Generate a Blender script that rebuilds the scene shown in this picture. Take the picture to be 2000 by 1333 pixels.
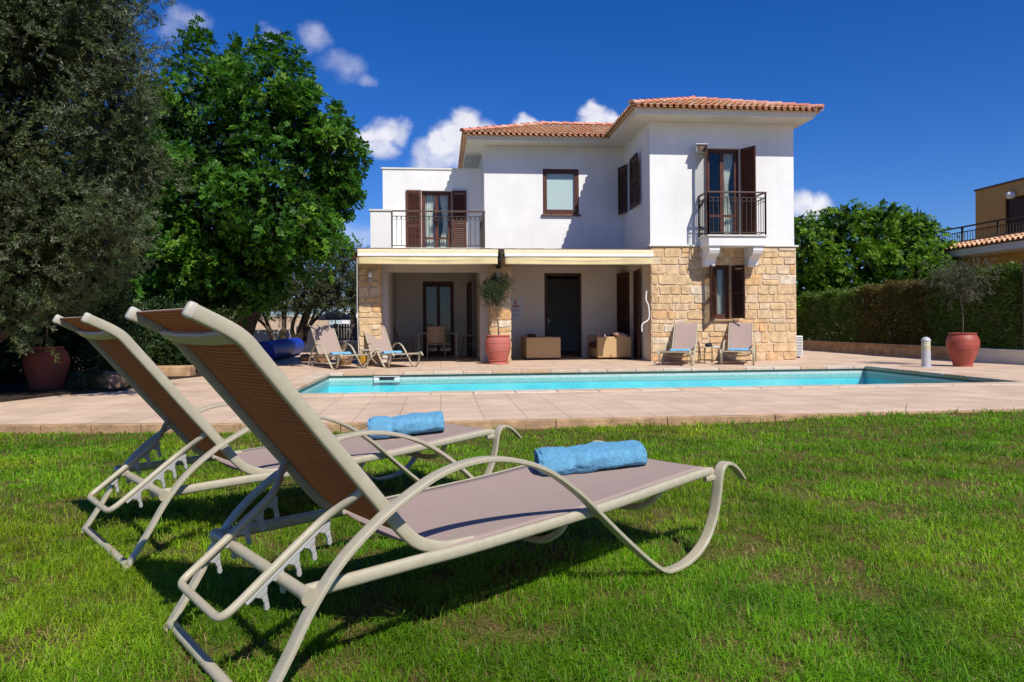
import bpy, bmesh, math, random
import numpy as np
from mathutils import Vector, Matrix
PI = math.pi
for o in list(bpy.data.objects): bpy.data.objects.remove(o)
scn = bpy.context.scene
COL = scn.collection
# ------------------------------------------------------------------ camera
YAW, ROLL, HEYE = 0.1, 0.007, 0.9319
cam_d = bpy.data.cameras.new('camera'); cam = bpy.data.objects.new('camera', cam_d); COL.objects.link(cam)
cam_d.sensor_width = 36.0; cam_d.lens = 1395.27/2000*36; cam_d.shift_y = -34.7/2000
cam_d.clip_start = .05; cam_d.clip_end = 3000
F = Vector((math.sin(YAW), math.cos(YAW), 0)); R0 = Vector((math.cos(YAW), -math.sin(YAW), 0)); UP = Vector((0,0,1))
cr, sr = math.cos(ROLL), math.sin(ROLL)
R = R0*cr - UP*sr; U = R0*sr + UP*cr
M = Matrix((R, U, -F)).transposed().to_4x4(); M.translation = Vector((0,0,HEYE)); cam.matrix_world = M
scn.camera = cam
# ------------------------------------------------------------------ sun, sky, exposure
SUN = Vector((.36,-.80,1.0)).normalized()
elev = math.asin(SUN.z); azim = math.atan2(SUN.x, SUN.y)
sd = bpy.data.lights.new('sun','SUN'); sd.energy = 5.0; sd.angle = math.radians(.5); sd.color = (1.0,.945,.85)
so = bpy.data.objects.new('sun', sd); COL.objects.link(so); so.rotation_euler = SUN.to_track_quat('Z','Y').to_euler(); so.location = (6,-13,17)
w = bpy.data.worlds.new('World'); scn.world = w; w.use_nodes = True
nt = w.node_tree; N = nt.nodes; LK = nt.links.new
for n in list(N): N.remove(n)
def wn(t, **k):
    n = N.new(t)
    for a,b in k.items(): setattr(n,a,b)
    return n
sky = wn('ShaderNodeTexSky', sky_type='NISHITA', sun_disc=False); sky.sun_elevation = elev; sky.sun_rotation = azim
sky.air_density = 1.0; sky.dust_density = .25; sky.ozone_density = 3.0; sky.altitude = 50
hs = wn('ShaderNodeHueSaturation'); hs.inputs['Hue'].default_value = .507; hs.inputs['Saturation'].default_value = 1.19; hs.inputs['Value'].default_value = .79
skyc = wn('ShaderNodeMixRGB', blend_type='MULTIPLY'); skyc.inputs[0].default_value = 1; skyc.inputs[2].default_value = (.90,1.12,1.58,1)   # polarised deep blue
LK(sky.outputs[0], skyc.inputs[1]); LK(skyc.outputs[0], hs.inputs['Color'])
tc = wn('ShaderNodeTexCoord')
def vmath(op, a, b=None, vals=None):
    n = wn('ShaderNodeVectorMath', operation=op); LK(a, n.inputs[0])
    if b is not None: LK(b, n.inputs[1])
    if vals is not None: n.inputs[1].default_value = vals
    return n
def fmath(op, a, b=None, v=None, clamp=False):
    n = wn('ShaderNodeMath', operation=op); n.use_clamp = clamp
    LK(a, n.inputs[0])
    if b is not None: LK(b, n.inputs[1])
    if v is not None: n.inputs[1].default_value = v
    return n.outputs[0]
# clouds: soft puffs at fixed bearings in the sky (bearing x/y, height z/y of the view direction)
sx = wn('ShaderNodeSeparateXYZ'); LK(tc.outputs['Generated'], sx.inputs[0])
gx = fmath('DIVIDE', sx.outputs['X'], sx.outputs['Y']); gz = fmath('DIVIDE', sx.outputs['Z'], sx.outputs['Y'])
front = fmath('GREATER_THAN', sx.outputs['Y'], v=.05)
cxy = wn('ShaderNodeCombineXYZ'); LK(gx, cxy.inputs[0]); LK(gz, cxy.inputs[1])
no = wn('ShaderNodeTexNoise'); no.inputs['Scale'].default_value = 15; no.inputs['Detail'].default_value = 8; no.inputs['Roughness'].default_value = .56
LK(cxy.outputs[0], no.inputs['Vector'])
off = vmath('MULTIPLY_ADD', no.outputs['Color'], vals=(.060,.060,0)); off.inputs[2].default_value = (-.030,-.030,0)
pw = vmath('ADD', cxy.outputs[0], off.outputs[0])
def pix(px,py):   # bearing of a point of the photo, worked out once here
    dx, dy = px-1000, py-631.8
    u = cr*dx - sr*dy; v = sr*dx + cr*dy
    d = R0*(u/1395.27) + F - UP*(v/1395.27)
    return d.x/d.y, d.z/d.y
PUFFS = [  # px, py, rx, ry, soft, strength
 (757,252,34,24,.8,1.1),(722,262,30,18,.8,1.0),(748,282,28,26,.7,.85),(785,258,20,22,.7,.9),
 (912,238,34,32,1,1.25),(900,270,52,30,1,1.2),(868,288,34,30,1,1.1),(940,262,40,30,1,1.1),(850,318,50,20,.8,.9),(830,300,26,22,.7,.7),(935,300,70,40,1,1.1),
 (1030,242,26,14,.9,.9),(1172,222,32,20,1,1.15),(1180,240,44,22,1,1.1),
 (618,78,30,26,.5,.55),(668,128,42,24,.5,.42),(712,150,24,12,.5,.33),(370,40,36,22,.5,.4),(340,60,22,26,.4,.25),(525,72,22,18,.5,.45),
 (1560,398,34,34,.9,1.0),(1598,404,34,24,.9,1.0),(1575,440,60,24,.8,.8),
 (690,465,70,30,.4,.45),(640,475,60,26,.4,.35),(1120,330,80,20,.5,.6)]
total = None
for (px,py,rx,ry,soft,stg) in PUFFS:
    bx,bz = pix(px,py)
    d = vmath('SUBTRACT', pw.outputs[0], vals=(bx,bz,0))
    e = vmath('MULTIPLY', d.outputs[0], vals=(1395/rx,1395/ry,0))
    l = vmath('LENGTH', e.outputs[0])
    m = wn('ShaderNodeMapRange'); m.interpolation_type = 'SMOOTHSTEP'; LK(l.outputs['Value'], m.inputs['Value'])
    m.inputs['From Min'].default_value = 1.35; m.inputs['From Max'].default_value = 1.35-.85/ (1+ (1-soft)*-.4) if soft>=.7 else .1
    m.inputs['To Min'].default_value = 0; m.inputs['To Max'].default_value = stg
    total = m.outputs[0] if total is None else fmath('MAXIMUM', total, m.outputs[0])
no2 = wn('ShaderNodeTexNoise'); no2.inputs['Scale'].default_value = 26; no2.inputs['Detail'].default_value = 6; no2.inputs['Roughness'].default_value = .6
LK(cxy.outputs[0], no2.inputs['Vector'])
tex = wn('ShaderNodeMapRange'); LK(no2.outputs['Fac'], tex.inputs['Value']); tex.inputs['From Min'].default_value = .3; tex.inputs['From Max'].default_value = .6
tex.inputs['To Min'].default_value = .62; tex.inputs['To Max'].default_value = 1.0
cov = fmath('MULTIPLY', fmath('MULTIPLY', total, tex.outputs[0]), front, clamp=True)
ccol = wn('ShaderNodeMixRGB'); LK(no2.outputs['Fac'], ccol.inputs[0]); ccol.inputs[1].default_value = (6.6,6.8,8.4,1); ccol.inputs[2].default_value = (11.4,11.4,11.8,1)
mixc = wn('ShaderNodeMixRGB'); LK(cov, mixc.inputs[0]); LK(hs.outputs[0], mixc.inputs[1]); LK(ccol.outputs[0], mixc.inputs[2])
bg = wn('ShaderNodeBackground'); bg.inputs['Strength'].default_value = .085; LK(mixc.outputs[0], bg.inputs['Color'])
wo = wn('ShaderNodeOutputWorld'); LK(bg.outputs[0], wo.inputs['Surface'])
scn.view_settings.view_transform = 'Standard'; scn.view_settings.look = 'None'
scn.view_settings.exposure = 0.10; scn.view_settings.gamma = 1.0; scn.view_settings.use_curve_mapping = False
scn.cycles.max_bounces = 8; scn.cycles.transparent_max_bounces = 12; scn.cycles.diffuse_bounces = 4
rnd = random.Random(7)
# ------------------------------------------------------------------ helpers
def tag(o, label=None, cat=None, group=None, kind=None):
    if label: o['label'] = label
    if cat: o['category'] = cat
    if group: o['group'] = group
    if kind: o['kind'] = kind
    return o
def thing(name, label, cat, loc=(0,0,0), rz=0, group=None):
    o = bpy.data.objects.new(name, None); COL.objects.link(o); o.empty_display_size = .2
    o.location = loc; o.rotation_euler = (0,0,rz); return tag(o, label, cat, group)
def copy_tree(o, parent=None):
    c = o.copy(); COL.objects.link(c)
    if parent: c.parent = parent
    for ch in list(o.children): copy_tree(ch, c)
    return c
class MB:
    def __init__(s): s.v=[]; s.f=[]; s.c=[]; s.fc=[]
    def add(s, vs, fs, t=None):
        n=len(s.v); s.v += [tuple(p) for p in vs]; s.f += [tuple(i+n for i in f) for f in fs]
        s.fc += [t if t is not None else .5]*len(fs)
    def box(s, x0,x1,y0,y1,z0,z1, t=None):
        if x0>x1: x0,x1=x1,x0
        if y0>y1: y0,y1=y1,y0
        s.add([(x0,y0,z0),(x1,y0,z0),(x1,y1,z0),(x0,y1,z0),(x0,y0,z1),(x1,y0,z1),(x1,y1,z1),(x0,y1,z1)],
              [(0,3,2,1),(4,5,6,7),(0,1,5,4),(1,2,6,5),(2,3,7,6),(3,0,4,7)], t)
    def obox(s, c, ax, ay, az, hx, hy, hz, t=None):
        c=Vector(c); ax=Vector(ax).normalized()*hx; ay=Vector(ay).normalized()*hy; az=Vector(az).normalized()*hz
        vs=[c+ax*i+ay*j+az*k for k in(-1,1) for (i,j) in((-1,-1),(1,-1),(1,1),(-1,1))]
        s.add(vs,[(0,3,2,1),(4,5,6,7),(0,1,5,4),(1,2,6,5),(2,3,7,6),(3,0,4,7)], t)
    def sweep(s, pts, sec, lat, caps=True, t=None, scale=None):
        """section points (a along lat, b along normal) swept along pts"""
        pts=[Vector(p) for p in pts]; n=len(pts); m=len(sec); lat=Vector(lat).normalized(); vs=[]
        for i,p in enumerate(pts):
            tg=(pts[min(i+1,n-1)]-pts[max(i-1,0)]).normalized(); nr=tg.cross(lat).normalized()
            k=scale[i] if scale else 1
            vs += [p+lat*(a*k)+nr*(b*k) for a,b in sec]
        fs=[(i*m+j, i*m+(j+1)%m, (i+1)*m+(j+1)%m, (i+1)*m+j) for i in range(n-1) for j in range(m)]
        if caps: fs += [tuple(range(m-1,-1,-1)), tuple((n-1)*m+j for j in range(m))]
        s.add(vs,fs,t)
    def tube(s, pts, r, seg=8, t=None, radii=None, caps=True):
        pts=[Vector(p) for p in pts]; n=len(pts); vs=[]; up=None
        for i,p in enumerate(pts):
            tg=(pts[min(i+1,n-1)]-pts[max(i-1,0)]).normalized()
            if up is None: up=tg.orthogonal().normalized()
            else: up=(up-tg*up.dot(tg)).normalized()
            b=tg.cross(up); rr=radii[i] if radii else r
            vs += [p+(up*math.cos(2*PI*j/seg)+b*math.sin(2*PI*j/seg))*rr for j in range(seg)]
        fs=[(i*seg+j, i*seg+(j+1)%seg, (i+1)*seg+(j+1)%seg, (i+1)*seg+j) for i in range(n-1) for j in range(seg)]
        if caps: fs += [tuple(range(seg-1,-1,-1)), tuple((n-1)*seg+j for j in range(seg))]
        s.add(vs,fs,t)
    def lathe(s, prof, seg=40, c=(0,0,0), t=None):
        n=len(prof); vs=[(c[0]+r*math.cos(2*PI*j/seg), c[1]+r*math.sin(2*PI*j/seg), c[2]+z) for r,z in prof for j in range(seg)]
        fs=[(i*seg+j, i*seg+(j+1)%seg, (i+1)*seg+(j+1)%seg, (i+1)*seg+j) for i in range(n-1) for j in range(seg)]
        s.add(vs,fs,t)
    def prism(s, poly, d, t=None):
        """poly: list of 3D points, extruded by vector d"""
        p=[Vector(q) for q in poly]; d=Vector(d); n=len(p)
        s.add(p+[q+d for q in p], [tuple(range(n-1,-1,-1)), tuple(range(n,2*n))]+[(i,(i+1)%n,n+(i+1)%n,n+i) for i in range(n)], t)
    def build(s, name, mat, parent=None, smooth=None, bevel=0, fix=True):
        me=bpy.data.meshes.new(name); me.from_pydata(s.v,[],s.f); me.update()
        at=me.attributes.new('tint','FLOAT','FACE'); at.data.foreach_set('value', s.fc)
        if fix:
            bm=bmesh.new(); bm.from_mesh(me); bmesh.ops.recalc_face_normals(bm, faces=bm.faces); bm.to_mesh(me); bm.free()
        me.materials.append(mat)
        if smooth is not None:
            me.polygons.foreach_set('use_smooth',[True]*len(me.polygons)); me.set_sharp_from_angle(angle=math.radians(smooth))
        o=bpy.data.objects.new(name,me); COL.objects.link(o)
        if parent: o.parent=parent
        if bevel:
            b=o.modifiers.new('bevel','BEVEL'); b.width=bevel; b.segments=2; b.limit_method='ANGLE'; b.angle_limit=math.radians(40)
        return o
def smoothpath(pts, k=6):
    P=[Vector(p) for p in pts]; P=[P[0]*2-P[1]]+P+[P[-1]*2-P[-2]]; out=[]
    for i in range(1,len(P)-2):
        a,b,c,d=P[i-1:i+3]
        for j in range(k):
            t=j/k; out.append(.5*((2*b)+(c-a)*t+(2*a-5*b+4*c-d)*t*t+(3*b-a-3*c+d)*t**3))
    out.append(P[-2]); return out
def oval(ra, rb, n=12, p=2.0):
    return [(ra*abs(math.cos(2*PI*i/n))**(2/p)*(1 if math.cos(2*PI*i/n)>=0 else -1), rb*abs(math.sin(2*PI*i/n))**(2/p)*(1 if math.sin(2*PI*i/n)>=0 else -1)) for i in range(n)]
def np_mesh(name, V, Q, mat, colors=None, parent=None, tri=None):
    """V (n,3); Q (m,4) quads; tri (k,3)"""
    me=bpy.data.meshes.new(name); nq=len(Q); nt_=0 if tri is None else len(tri)
    me.vertices.add(len(V)); me.vertices.foreach_set('co', np.asarray(V,np.float32).ravel())
    li=np.asarray(Q,np.int32).ravel() if nq else np.zeros(0,np.int32)
    if nt_: li=np.concatenate([li,np.asarray(tri,np.int32).ravel()])
    me.loops.add(len(li)); me.loops.foreach_set('vertex_index', li)
    me.polygons.add(nq+nt_)
    st=np.concatenate([np.arange(nq)*4, nq*4+np.arange(nt_)*3]).astype(np.int32); me.polygons.foreach_set('loop_start', st)
    if colors is not None:
        a=me.attributes.new('col','FLOAT_COLOR','POINT'); c=np.ones((len(V),4),np.float32); c[:,:3]=colors; a.data.foreach_set('color', c.ravel())
    me.update(calc_edges=True); me.validate(); me.materials.append(mat)
    o=bpy.data.objects.new(name,me); COL.objects.link(o)
    if parent: o.parent=parent
    return o
# ------------------------------------------------------------------ materials
def mat(name, col, rough=.6, var=.12, vscale=6.0, bump=0.0, bscale=40.0, spec=.4, tint=None, col2=None, detail=5, metal=0, sheen=0, coords='Object', streak=0):
    m=bpy.data.materials.new(name); m.use_nodes=True; t=m.node_tree; n=t.nodes; L=t.links.new
    b=n['Principled BSDF']; b.inputs['Roughness'].default_value=rough; b.inputs['Metallic'].default_value=metal
    b.inputs['Specular IOR Level'].default_value=spec
    if sheen: b.inputs['Sheen Weight'].default_value=sheen
    c=n.new('ShaderNodeTexCoord'); ns=n.new('ShaderNodeTexNoise'); ns.inputs['Scale'].default_value=vscale; ns.inputs['Detail'].default_value=detail; ns.inputs['Roughness'].default_value=.6
    L(c.outputs[coords], ns.inputs['Vector'])
    r=n.new('ShaderNodeValToRGB'); r.color_ramp.elements[0].position=.3; r.color_ramp.elements[1].position=.7
    c2 = col2 or tuple(x*(1-2*var) for x in col)
    r.color_ramp.elements[0].color=(*c2,1); r.color_ramp.elements[1].color=(*[min(1,x*(1+ (var if not col2 else 0))) for x in col],1)
    L(ns.outputs['Fac'], r.inputs[0]); out=r.outputs[0]
    if tint:   # per-piece colour: tint is a list of colours along 0..1
        a=n.new('ShaderNodeAttribute'); a.attribute_name='tint'; rr=n.new('ShaderNodeValToRGB'); e=rr.color_ramp.elements
        for i,q in enumerate(tint):
            p=i/(len(tint)-1)
            if i==0: e[0].color=(*q,1)
            elif i==len(tint)-1: e[len(e)-1].color=(*q,1)
            else: x=e.new(p); x.color=(*q,1)
        L(a.outputs['Fac'], rr.inputs[0])
        mx=n.new('ShaderNodeMixRGB'); mx.blend_type='MULTIPLY'; mx.inputs[0].default_value=1
        nb=n.new('ShaderNodeMapRange'); L(ns.outputs['Fac'],nb.inputs[0]); nb.inputs[1].default_value=.25; nb.inputs[2].default_value=.75; nb.inputs[3].default_value=1-2.2*var; nb.inputs[4].default_value=1+var
        L(rr.outputs[0], mx.inputs[1]); L(nb.outputs[0], mx.inputs[2]); out=mx.outputs[0]
    if streak:   # rain streaks and patchy weathering running down the render
        mp=n.new('ShaderNodeMapping'); mp.inputs['Scale'].default_value=(5,5,.35); L(c.outputs['Object'],mp.inputs[0]); n3=n.new('ShaderNodeTexNoise'); n3.inputs['Scale'].default_value=1; n3.inputs['Detail'].default_value=7; L(mp.outputs[0],n3.inputs['Vector'])
        m3=n.new('ShaderNodeMapRange'); L(n3.outputs['Fac'],m3.inputs[0]); m3.inputs[1].default_value=.32; m3.inputs[2].default_value=.55; m3.inputs[3].default_value=1-streak; m3.inputs[4].default_value=1
        x3=n.new('ShaderNodeMixRGB'); x3.blend_type='MULTIPLY'; x3.inputs[0].default_value=1; L(out,x3.inputs[1]); L(m3.outputs[0],x3.inputs[2]); out=x3.outputs[0]
    L(out, b.inputs['Base Color'])
    if bump:
        n2=n.new('ShaderNodeTexNoise'); n2.inputs['Scale'].default_value=bscale; n2.inputs['Detail'].default_value=6; L(c.outputs[coords], n2.inputs['Vector'])
        bp=n.new('ShaderNodeBump'); bp.inputs['Strength'].default_value=bump; bp.inputs['Distance'].default_value=.02; L(n2.outputs['Fac'],bp.inputs['Height']); L(bp.outputs[0], b.inputs['Normal'])
    return m
def leafmat(name, tfac=.35, rough=.45, spec=.3, tmul=(1.25,1.35,.5)):
    m=bpy.data.materials.new(name); m.use_nodes=True; t=m.node_tree; n=t.nodes; L=t.links.new
    b=n['Principled BSDF']; b.inputs['Roughness'].default_value=rough; b.inputs['Specular IOR Level'].default_value=spec
    a=n.new('ShaderNodeAttribute'); a.attribute_name='col'; L(a.outputs['Color'], b.inputs['Base Color'])
    tr=n.new('ShaderNodeBsdfTranslucent'); mu=n.new('ShaderNodeMixRGB'); mu.blend_type='MULTIPLY'; mu.inputs[0].default_value=1; L(a.outputs['Color'],mu.inputs[1]); mu.inputs[2].default_value=(*tmul,1)
    L(mu.outputs[0], tr.inputs['Color']); mx=n.new('ShaderNodeMixShader'); mx.inputs[0].default_value=tfac
    L(b.outputs[0],mx.inputs[1]); L(tr.outputs[0],mx.inputs[2]); L(mx.outputs[0], n['Material Output'].inputs['Surface']); return m
MT={}
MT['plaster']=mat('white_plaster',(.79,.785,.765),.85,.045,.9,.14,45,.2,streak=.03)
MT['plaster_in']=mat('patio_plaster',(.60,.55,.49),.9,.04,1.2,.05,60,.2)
MT['cream_trim']=mat('cream_trim',(.72,.69,.60),.8,.04,3)
MT['stone']=mat('honey_stone',(.5,.4,.25),.9,.2,7,.55,26,.15,tint=[(0.634, 0.423, 0.223), (0.684, 0.481, 0.266), (0.698, 0.51, 0.295), (0.684, 0.459, 0.238), (0.706, 0.531, 0.338), (0.691, 0.416, 0.194), (0.684, 0.488, 0.274), (0.72, 0.596, 0.446)])
MT['mortar']=mat('pale_mortar',(.64,.50,.35),.95,.12,9,.4,50,.1)
MT['wood']=mat('dark_red_wood',(.095,.030,.017),.5,.25,9,.1,60,.35)
MT['wood_dark']=mat('dark_brown_wood',(.055,.022,.013),.55,.25,9,0,60,.3)
MT['iron']=mat('bronze_iron',(.055,.040,.030),.5,.15,20,0,1,.4)
MT['iron_brown']=mat('brown_handrail',(.10,.055,.035),.5,.15,20)
MT['tile']=mat('terracotta_tile',(.45,.2,.1),.8,.18,14,.25,50,.2,tint=[(.64,.29,.15),(.70,.37,.20),(.74,.43,.25),(.74,.48,.29),(.68,.33,.18),(.80,.60,.43)])
MT['tile_cap']=mat('ridge_tile',(.50,.17,.11),.75,.18,10,.2,50,.2,tint=[(.60,.22,.15),(.68,.30,.21),(.74,.44,.33)])
MT['awn']=mat('cream_canvas',(.72,.60,.33),.9,.04,5,.05,200,.1)
MT['awn_box']=mat('cream_cassette',(.75,.66,.43),.7,.03,5)
MT['white']=mat('white_paint',(.8,.8,.78),.45,.03,6)
MT['slate']=mat('brown_edge_tile',(.16,.10,.075),.8,.3,10,.2,40)
MT['dark_room']=mat('room_shade_plaster',(.06,.05,.045),.9,.05,2)  # plaster coloured near black to stand for the unlit rooms
MT['curtain']=mat('white_curtain',(.70,.68,.62),.9,.04,6)
MT['blind']=mat('white_blind',(.70,.74,.72),.7,.02,4)
MT['frame']=mat('taupe_powder_coat',(.43,.385,.275),.38,.05,30,.05,200,.45)
MT['capgrey']=mat('pale_plastic',(.47,.44,.36),.5,.04,20)
MT['comb']=mat('grey_plastic',(.36,.35,.335),.45,.04,20)
MT['towel']=mat('blue_terry',(.24,.63,.99),.95,.10,50,.9,420,.1)
MT['towel_band']=mat('blue_band',(.26,.62,.95),.8,.05,40,.2,400,.1)
MT['pot']=mat('terracotta_pot',(.42,.10,.06),.8,.2,5,.25,30,.2,col2=(.30,.085,.055))
MT['pot_red']=mat('red_terracotta',(.40,.085,.055),.5,.2,4,.25,30,.4,col2=(.24,.05,.035))
MT['pot_shade']=mat('shade_terracotta',(.26,.065,.04),.85,.25,4,.25,30,.15,col2=(.15,.045,.03))  # tree shade over the left urn is put into this dark colour
MT['pot_pink']=mat('pink_terracotta_pot',(.50,.115,.085),.75,.2,6,.25,30,.2,col2=(.40,.15,.12))
MT['soil']=mat('dark_soil',(.05,.035,.025),.95,.3,20,.6,40,.1)
MT['bark']=mat('grey_bark',(.12,.09,.065),.95,.3,14,.7,25,.1)
MT['wicker']=mat('honey_wicker',(.62,.42,.21),.75,.2,30,.6,140,.2)
MT['cush_dark']=mat('brown_cushion',(.10,.05,.035),.9,.1,20)
MT['cush']=mat('patterned_cushion',(.55,.35,.32),.9,.3,25)
MT['blue']=mat('blue_pool_cover',(.012,.05,.42),.5,.15,4,.25,25,.4)
MT['metal']=mat('grey_metal',(.45,.46,.48),.4,.05,10,spec=.5)
MT['lightglass']=mat('frosted_lens',(.62,.56,.32),.35,.05,10)
MT['rock']=mat('orange_rock',(.36,.24,.15),.95,.3,5,.8,12,.1,col2=(.22,.11,.06))
MT['ochre']=mat('ochre_plaster',(.55,.32,.10),.9,.05,1)
MT['shade_fab']=mat('dark_navy_canvas',(.02,.025,.05),.8,.1,5)
MT['ground']=mat('dry_soil',(.33,.25,.17),.95,.2,2,.5,12,.1)
MT['paper']=mat('notice_board',(.55,.56,.62),.6,.03,10)
MT['red']=mat('red_print',(.35,.03,.05),.6,.05,10)
MT['grey']=mat('grey_print',(.22,.26,.32),.6,.05,10)
MT['black']=mat('black_fabric',(.012,.012,.018),.8,.1,10)
MT['yellow']=mat('yellow_ceramic',(.58,.32,.04),.5,.1,8)
MT['dchair']=mat('tan_mesh',(.36,.25,.16),.8,.08,60)
def glassmat(name, col=(.9,.95,1), gloss=.18, rough=.02):
    m=bpy.data.materials.new(name); m.use_nodes=True; t=m.node_tree; n=t.nodes; L=t.links.new; n.remove(n['Principled BSDF'])
    tr=n.new('ShaderNodeBsdfTransparent'); tr.inputs[0].default_value=(*col,1); g=n.new('ShaderNodeBsdfGlossy'); g.inputs['Roughness'].default_value=rough
    mx=n.new('ShaderNodeMixShader'); fr=n.new('ShaderNodeLayerWeight'); fr.inputs[0].default_value=.5
    po=n.new('ShaderNodeMath'); po.operation='POWER'; po.inputs[1].default_value=4; L(fr.outputs['Facing'],po.inputs[0])
    ma=n.new('ShaderNodeMath'); ma.operation='MULTIPLY_ADD'; ma.inputs[1].default_value=.7; ma.inputs[2].default_value=gloss; L(po.outputs[0],ma.inputs[0]); L(ma.outputs[0],mx.inputs[0]); L(tr.outputs[0],mx.inputs[1]); L(g.outputs[0],mx.inputs[2]); L(mx.outputs[0], n['Material Output'].inputs['Surface']); return m
MT['glass']=glassmat('window_glass',(.80,.88,.88),.055)
# woven sling: warm light comes through from the sunny side
def slingmat():
    m=bpy.data.materials.new('woven_sling'); m.use_nodes=True; t=m.node_tree; n=t.nodes; L=t.links.new; b=n['Principled BSDF']
    uv=n.new('ShaderNodeUVMap'); uv.uv_map='uv'; b.inputs['Roughness'].default_value=.75; b.inputs['Specular IOR Level'].default_value=.2
    sp=n.new('ShaderNodeSeparateXYZ'); L(uv.outputs[0],sp.inputs[0])
    def wav(o,k):
        a=n.new('ShaderNodeMath'); a.operation='MULTIPLY'; a.inputs[1].default_value=k; L(o,a.inputs[0]); s=n.new('ShaderNodeMath'); s.operation='SINE'; L(a.outputs[0],s.inputs[0]); return s.outputs[0]
    def m2(op,a,bb): 
        q=n.new('ShaderNodeMath'); q.operation=op; L(a,q.inputs[0]); L(bb,q.inputs[1]); return q.outputs[0]
    wa=wav(sp.outputs[1],2*PI/.0125); wb=wav(sp.outputs[0],2*PI/.007)
    weave=m2('MULTIPLY',wa,wb)
    # broader slubs across the width
    ns=n.new('ShaderNodeTexNoise'); ns.inputs['Scale'].default_value=1; mp=n.new('ShaderNodeMapping'); mp.inputs['Scale'].default_value=(3,160,1); L(uv.outputs[0],mp.inputs[0]); L(mp.outputs[0],ns.inputs['Vector'])
    r=n.new('ShaderNodeValToRGB'); r.color_ramp.elements[0].position=.2; r.color_ramp.elements[1].position=.8
    r.color_ramp.elements[0].color=(.46,.345,.30,1); r.color_ramp.elements[1].color=(.74,.59,.52,1)
    h=n.new('ShaderNodeMath'); h.operation='MULTIPLY_ADD'; L(weave,h.inputs[0]); h.inputs[1].default_value=.40; h.inputs[2].default_value=.5
    L(h.outputs[0], r.inputs[0])
    # underside shade put into the colour: darker brown where the cloth faces down
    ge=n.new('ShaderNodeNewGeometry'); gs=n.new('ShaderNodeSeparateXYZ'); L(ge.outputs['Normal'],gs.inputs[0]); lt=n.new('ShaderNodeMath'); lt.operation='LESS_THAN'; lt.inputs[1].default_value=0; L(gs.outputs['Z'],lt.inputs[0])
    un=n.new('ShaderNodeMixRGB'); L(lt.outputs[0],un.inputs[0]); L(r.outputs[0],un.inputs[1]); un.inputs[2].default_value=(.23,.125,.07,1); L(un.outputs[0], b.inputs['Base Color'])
    tr=n.new('ShaderNodeBsdfTranslucent'); r2=n.new('ShaderNodeValToRGB'); r2.color_ramp.elements[0].position=.15; r2.color_ramp.elements[1].position=.85
    r2.color_ramp.elements[0].color=(.30,.155,.08,1); r2.color_ramp.elements[1].color=(.70,.43,.24,1)
    k=n.new('ShaderNodeMath'); k.operation='MULTIPLY_ADD'; L(wa,k.inputs[0]); k.inputs[1].default_value=.34; L(ns.outputs['Fac'],k.inputs[2]); L(k.outputs[0], r2.inputs[0]); L(r2.outputs[0],tr.inputs[0])
    mx=n.new('ShaderNodeMixShader'); mx.inputs[0].default_value=.42; L(b.outputs[0],mx.inputs[1]); L(tr.outputs[0],mx.inputs[2]); L(mx.outputs[0], n['Material Output'].inputs['Surface'])
    bp=n.new('ShaderNodeBump'); bp.inputs['Strength'].default_value=.5; bp.inputs['Distance'].default_value=.002; L(weave,bp.inputs['Height']); L(bp.outputs[0],b.inputs['Normal']); return m
MT['sling']=slingmat()
def deckmat():
    m=bpy.data.materials.new('deck_tiles'); m.use_nodes=True; t=m.node_tree; n=t.nodes; L=t.links.new; b=n['Principled BSDF']; b.inputs['Roughness'].default_value=.75; b.inputs['Specular IOR Level'].default_value=.25
    c=n.new('ShaderNodeTexCoord'); br=n.new('ShaderNodeTexBrick'); br.offset=0; br.squash=1
    br.inputs['Scale'].default_value=1; br.inputs['Brick Width'].default_value=.45; br.inputs['Row Height'].default_value=.45; br.inputs['Mortar Size'].default_value=.006; br.inputs['Mortar Smooth'].default_value=.3; br.inputs['Bias'].default_value=0
    br.inputs['Color1'].default_value=(.64,.475,.345,1); br.inputs['Color2'].default_value=(.61,.445,.32,1); br.inputs['Mortar'].default_value=(.39,.285,.21,1)
    L(c.outputs['Object'],br.inputs['Vector'])
    ns=n.new('ShaderNodeTexNoise'); ns.inputs['Scale'].default_value=1.3; ns.inputs['Detail'].default_value=10; ns.inputs['Roughness'].default_value=.65; L(c.outputs['Object'],ns.inputs['Vector'])
    mr=n.new('ShaderNodeMapRange'); L(ns.outputs['Fac'],mr.inputs[0]); mr.inputs[1].default_value=.3; mr.inputs[2].default_value=.7; mr.inputs[3].default_value=.76; mr.inputs[4].default_value=1.12
    mx=n.new('ShaderNodeMixRGB'); mx.blend_type='MULTIPLY'; mx.inputs[0].default_value=1; L(br.outputs['Color'],mx.inputs[1]); L(mr.outputs[0],mx.inputs[2]); L(mx.outputs[0],b.inputs['Base Color'])
    bp=n.new('ShaderNodeBump'); bp.inputs['Strength'].default_value=.4; bp.inputs['Distance'].default_value=.01; L(br.outputs['Fac'],bp.inputs['Height']); bp.invert=True; L(bp.outputs[0],b.inputs['Normal']); return m
MT['deck']=deckmat()
MT['coping']=mat('coping_stone',(.6,.46,.32),.7,.1,6,.2,30,.3,tint=[(.58,.42,.29),(.63,.53,.42),(.56,.36,.22),(.66,.58,.48)])
MT['kerb']=mat('tan_kerb',(.46,.29,.16),.9,.22,5,.4,30,.15)
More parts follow.
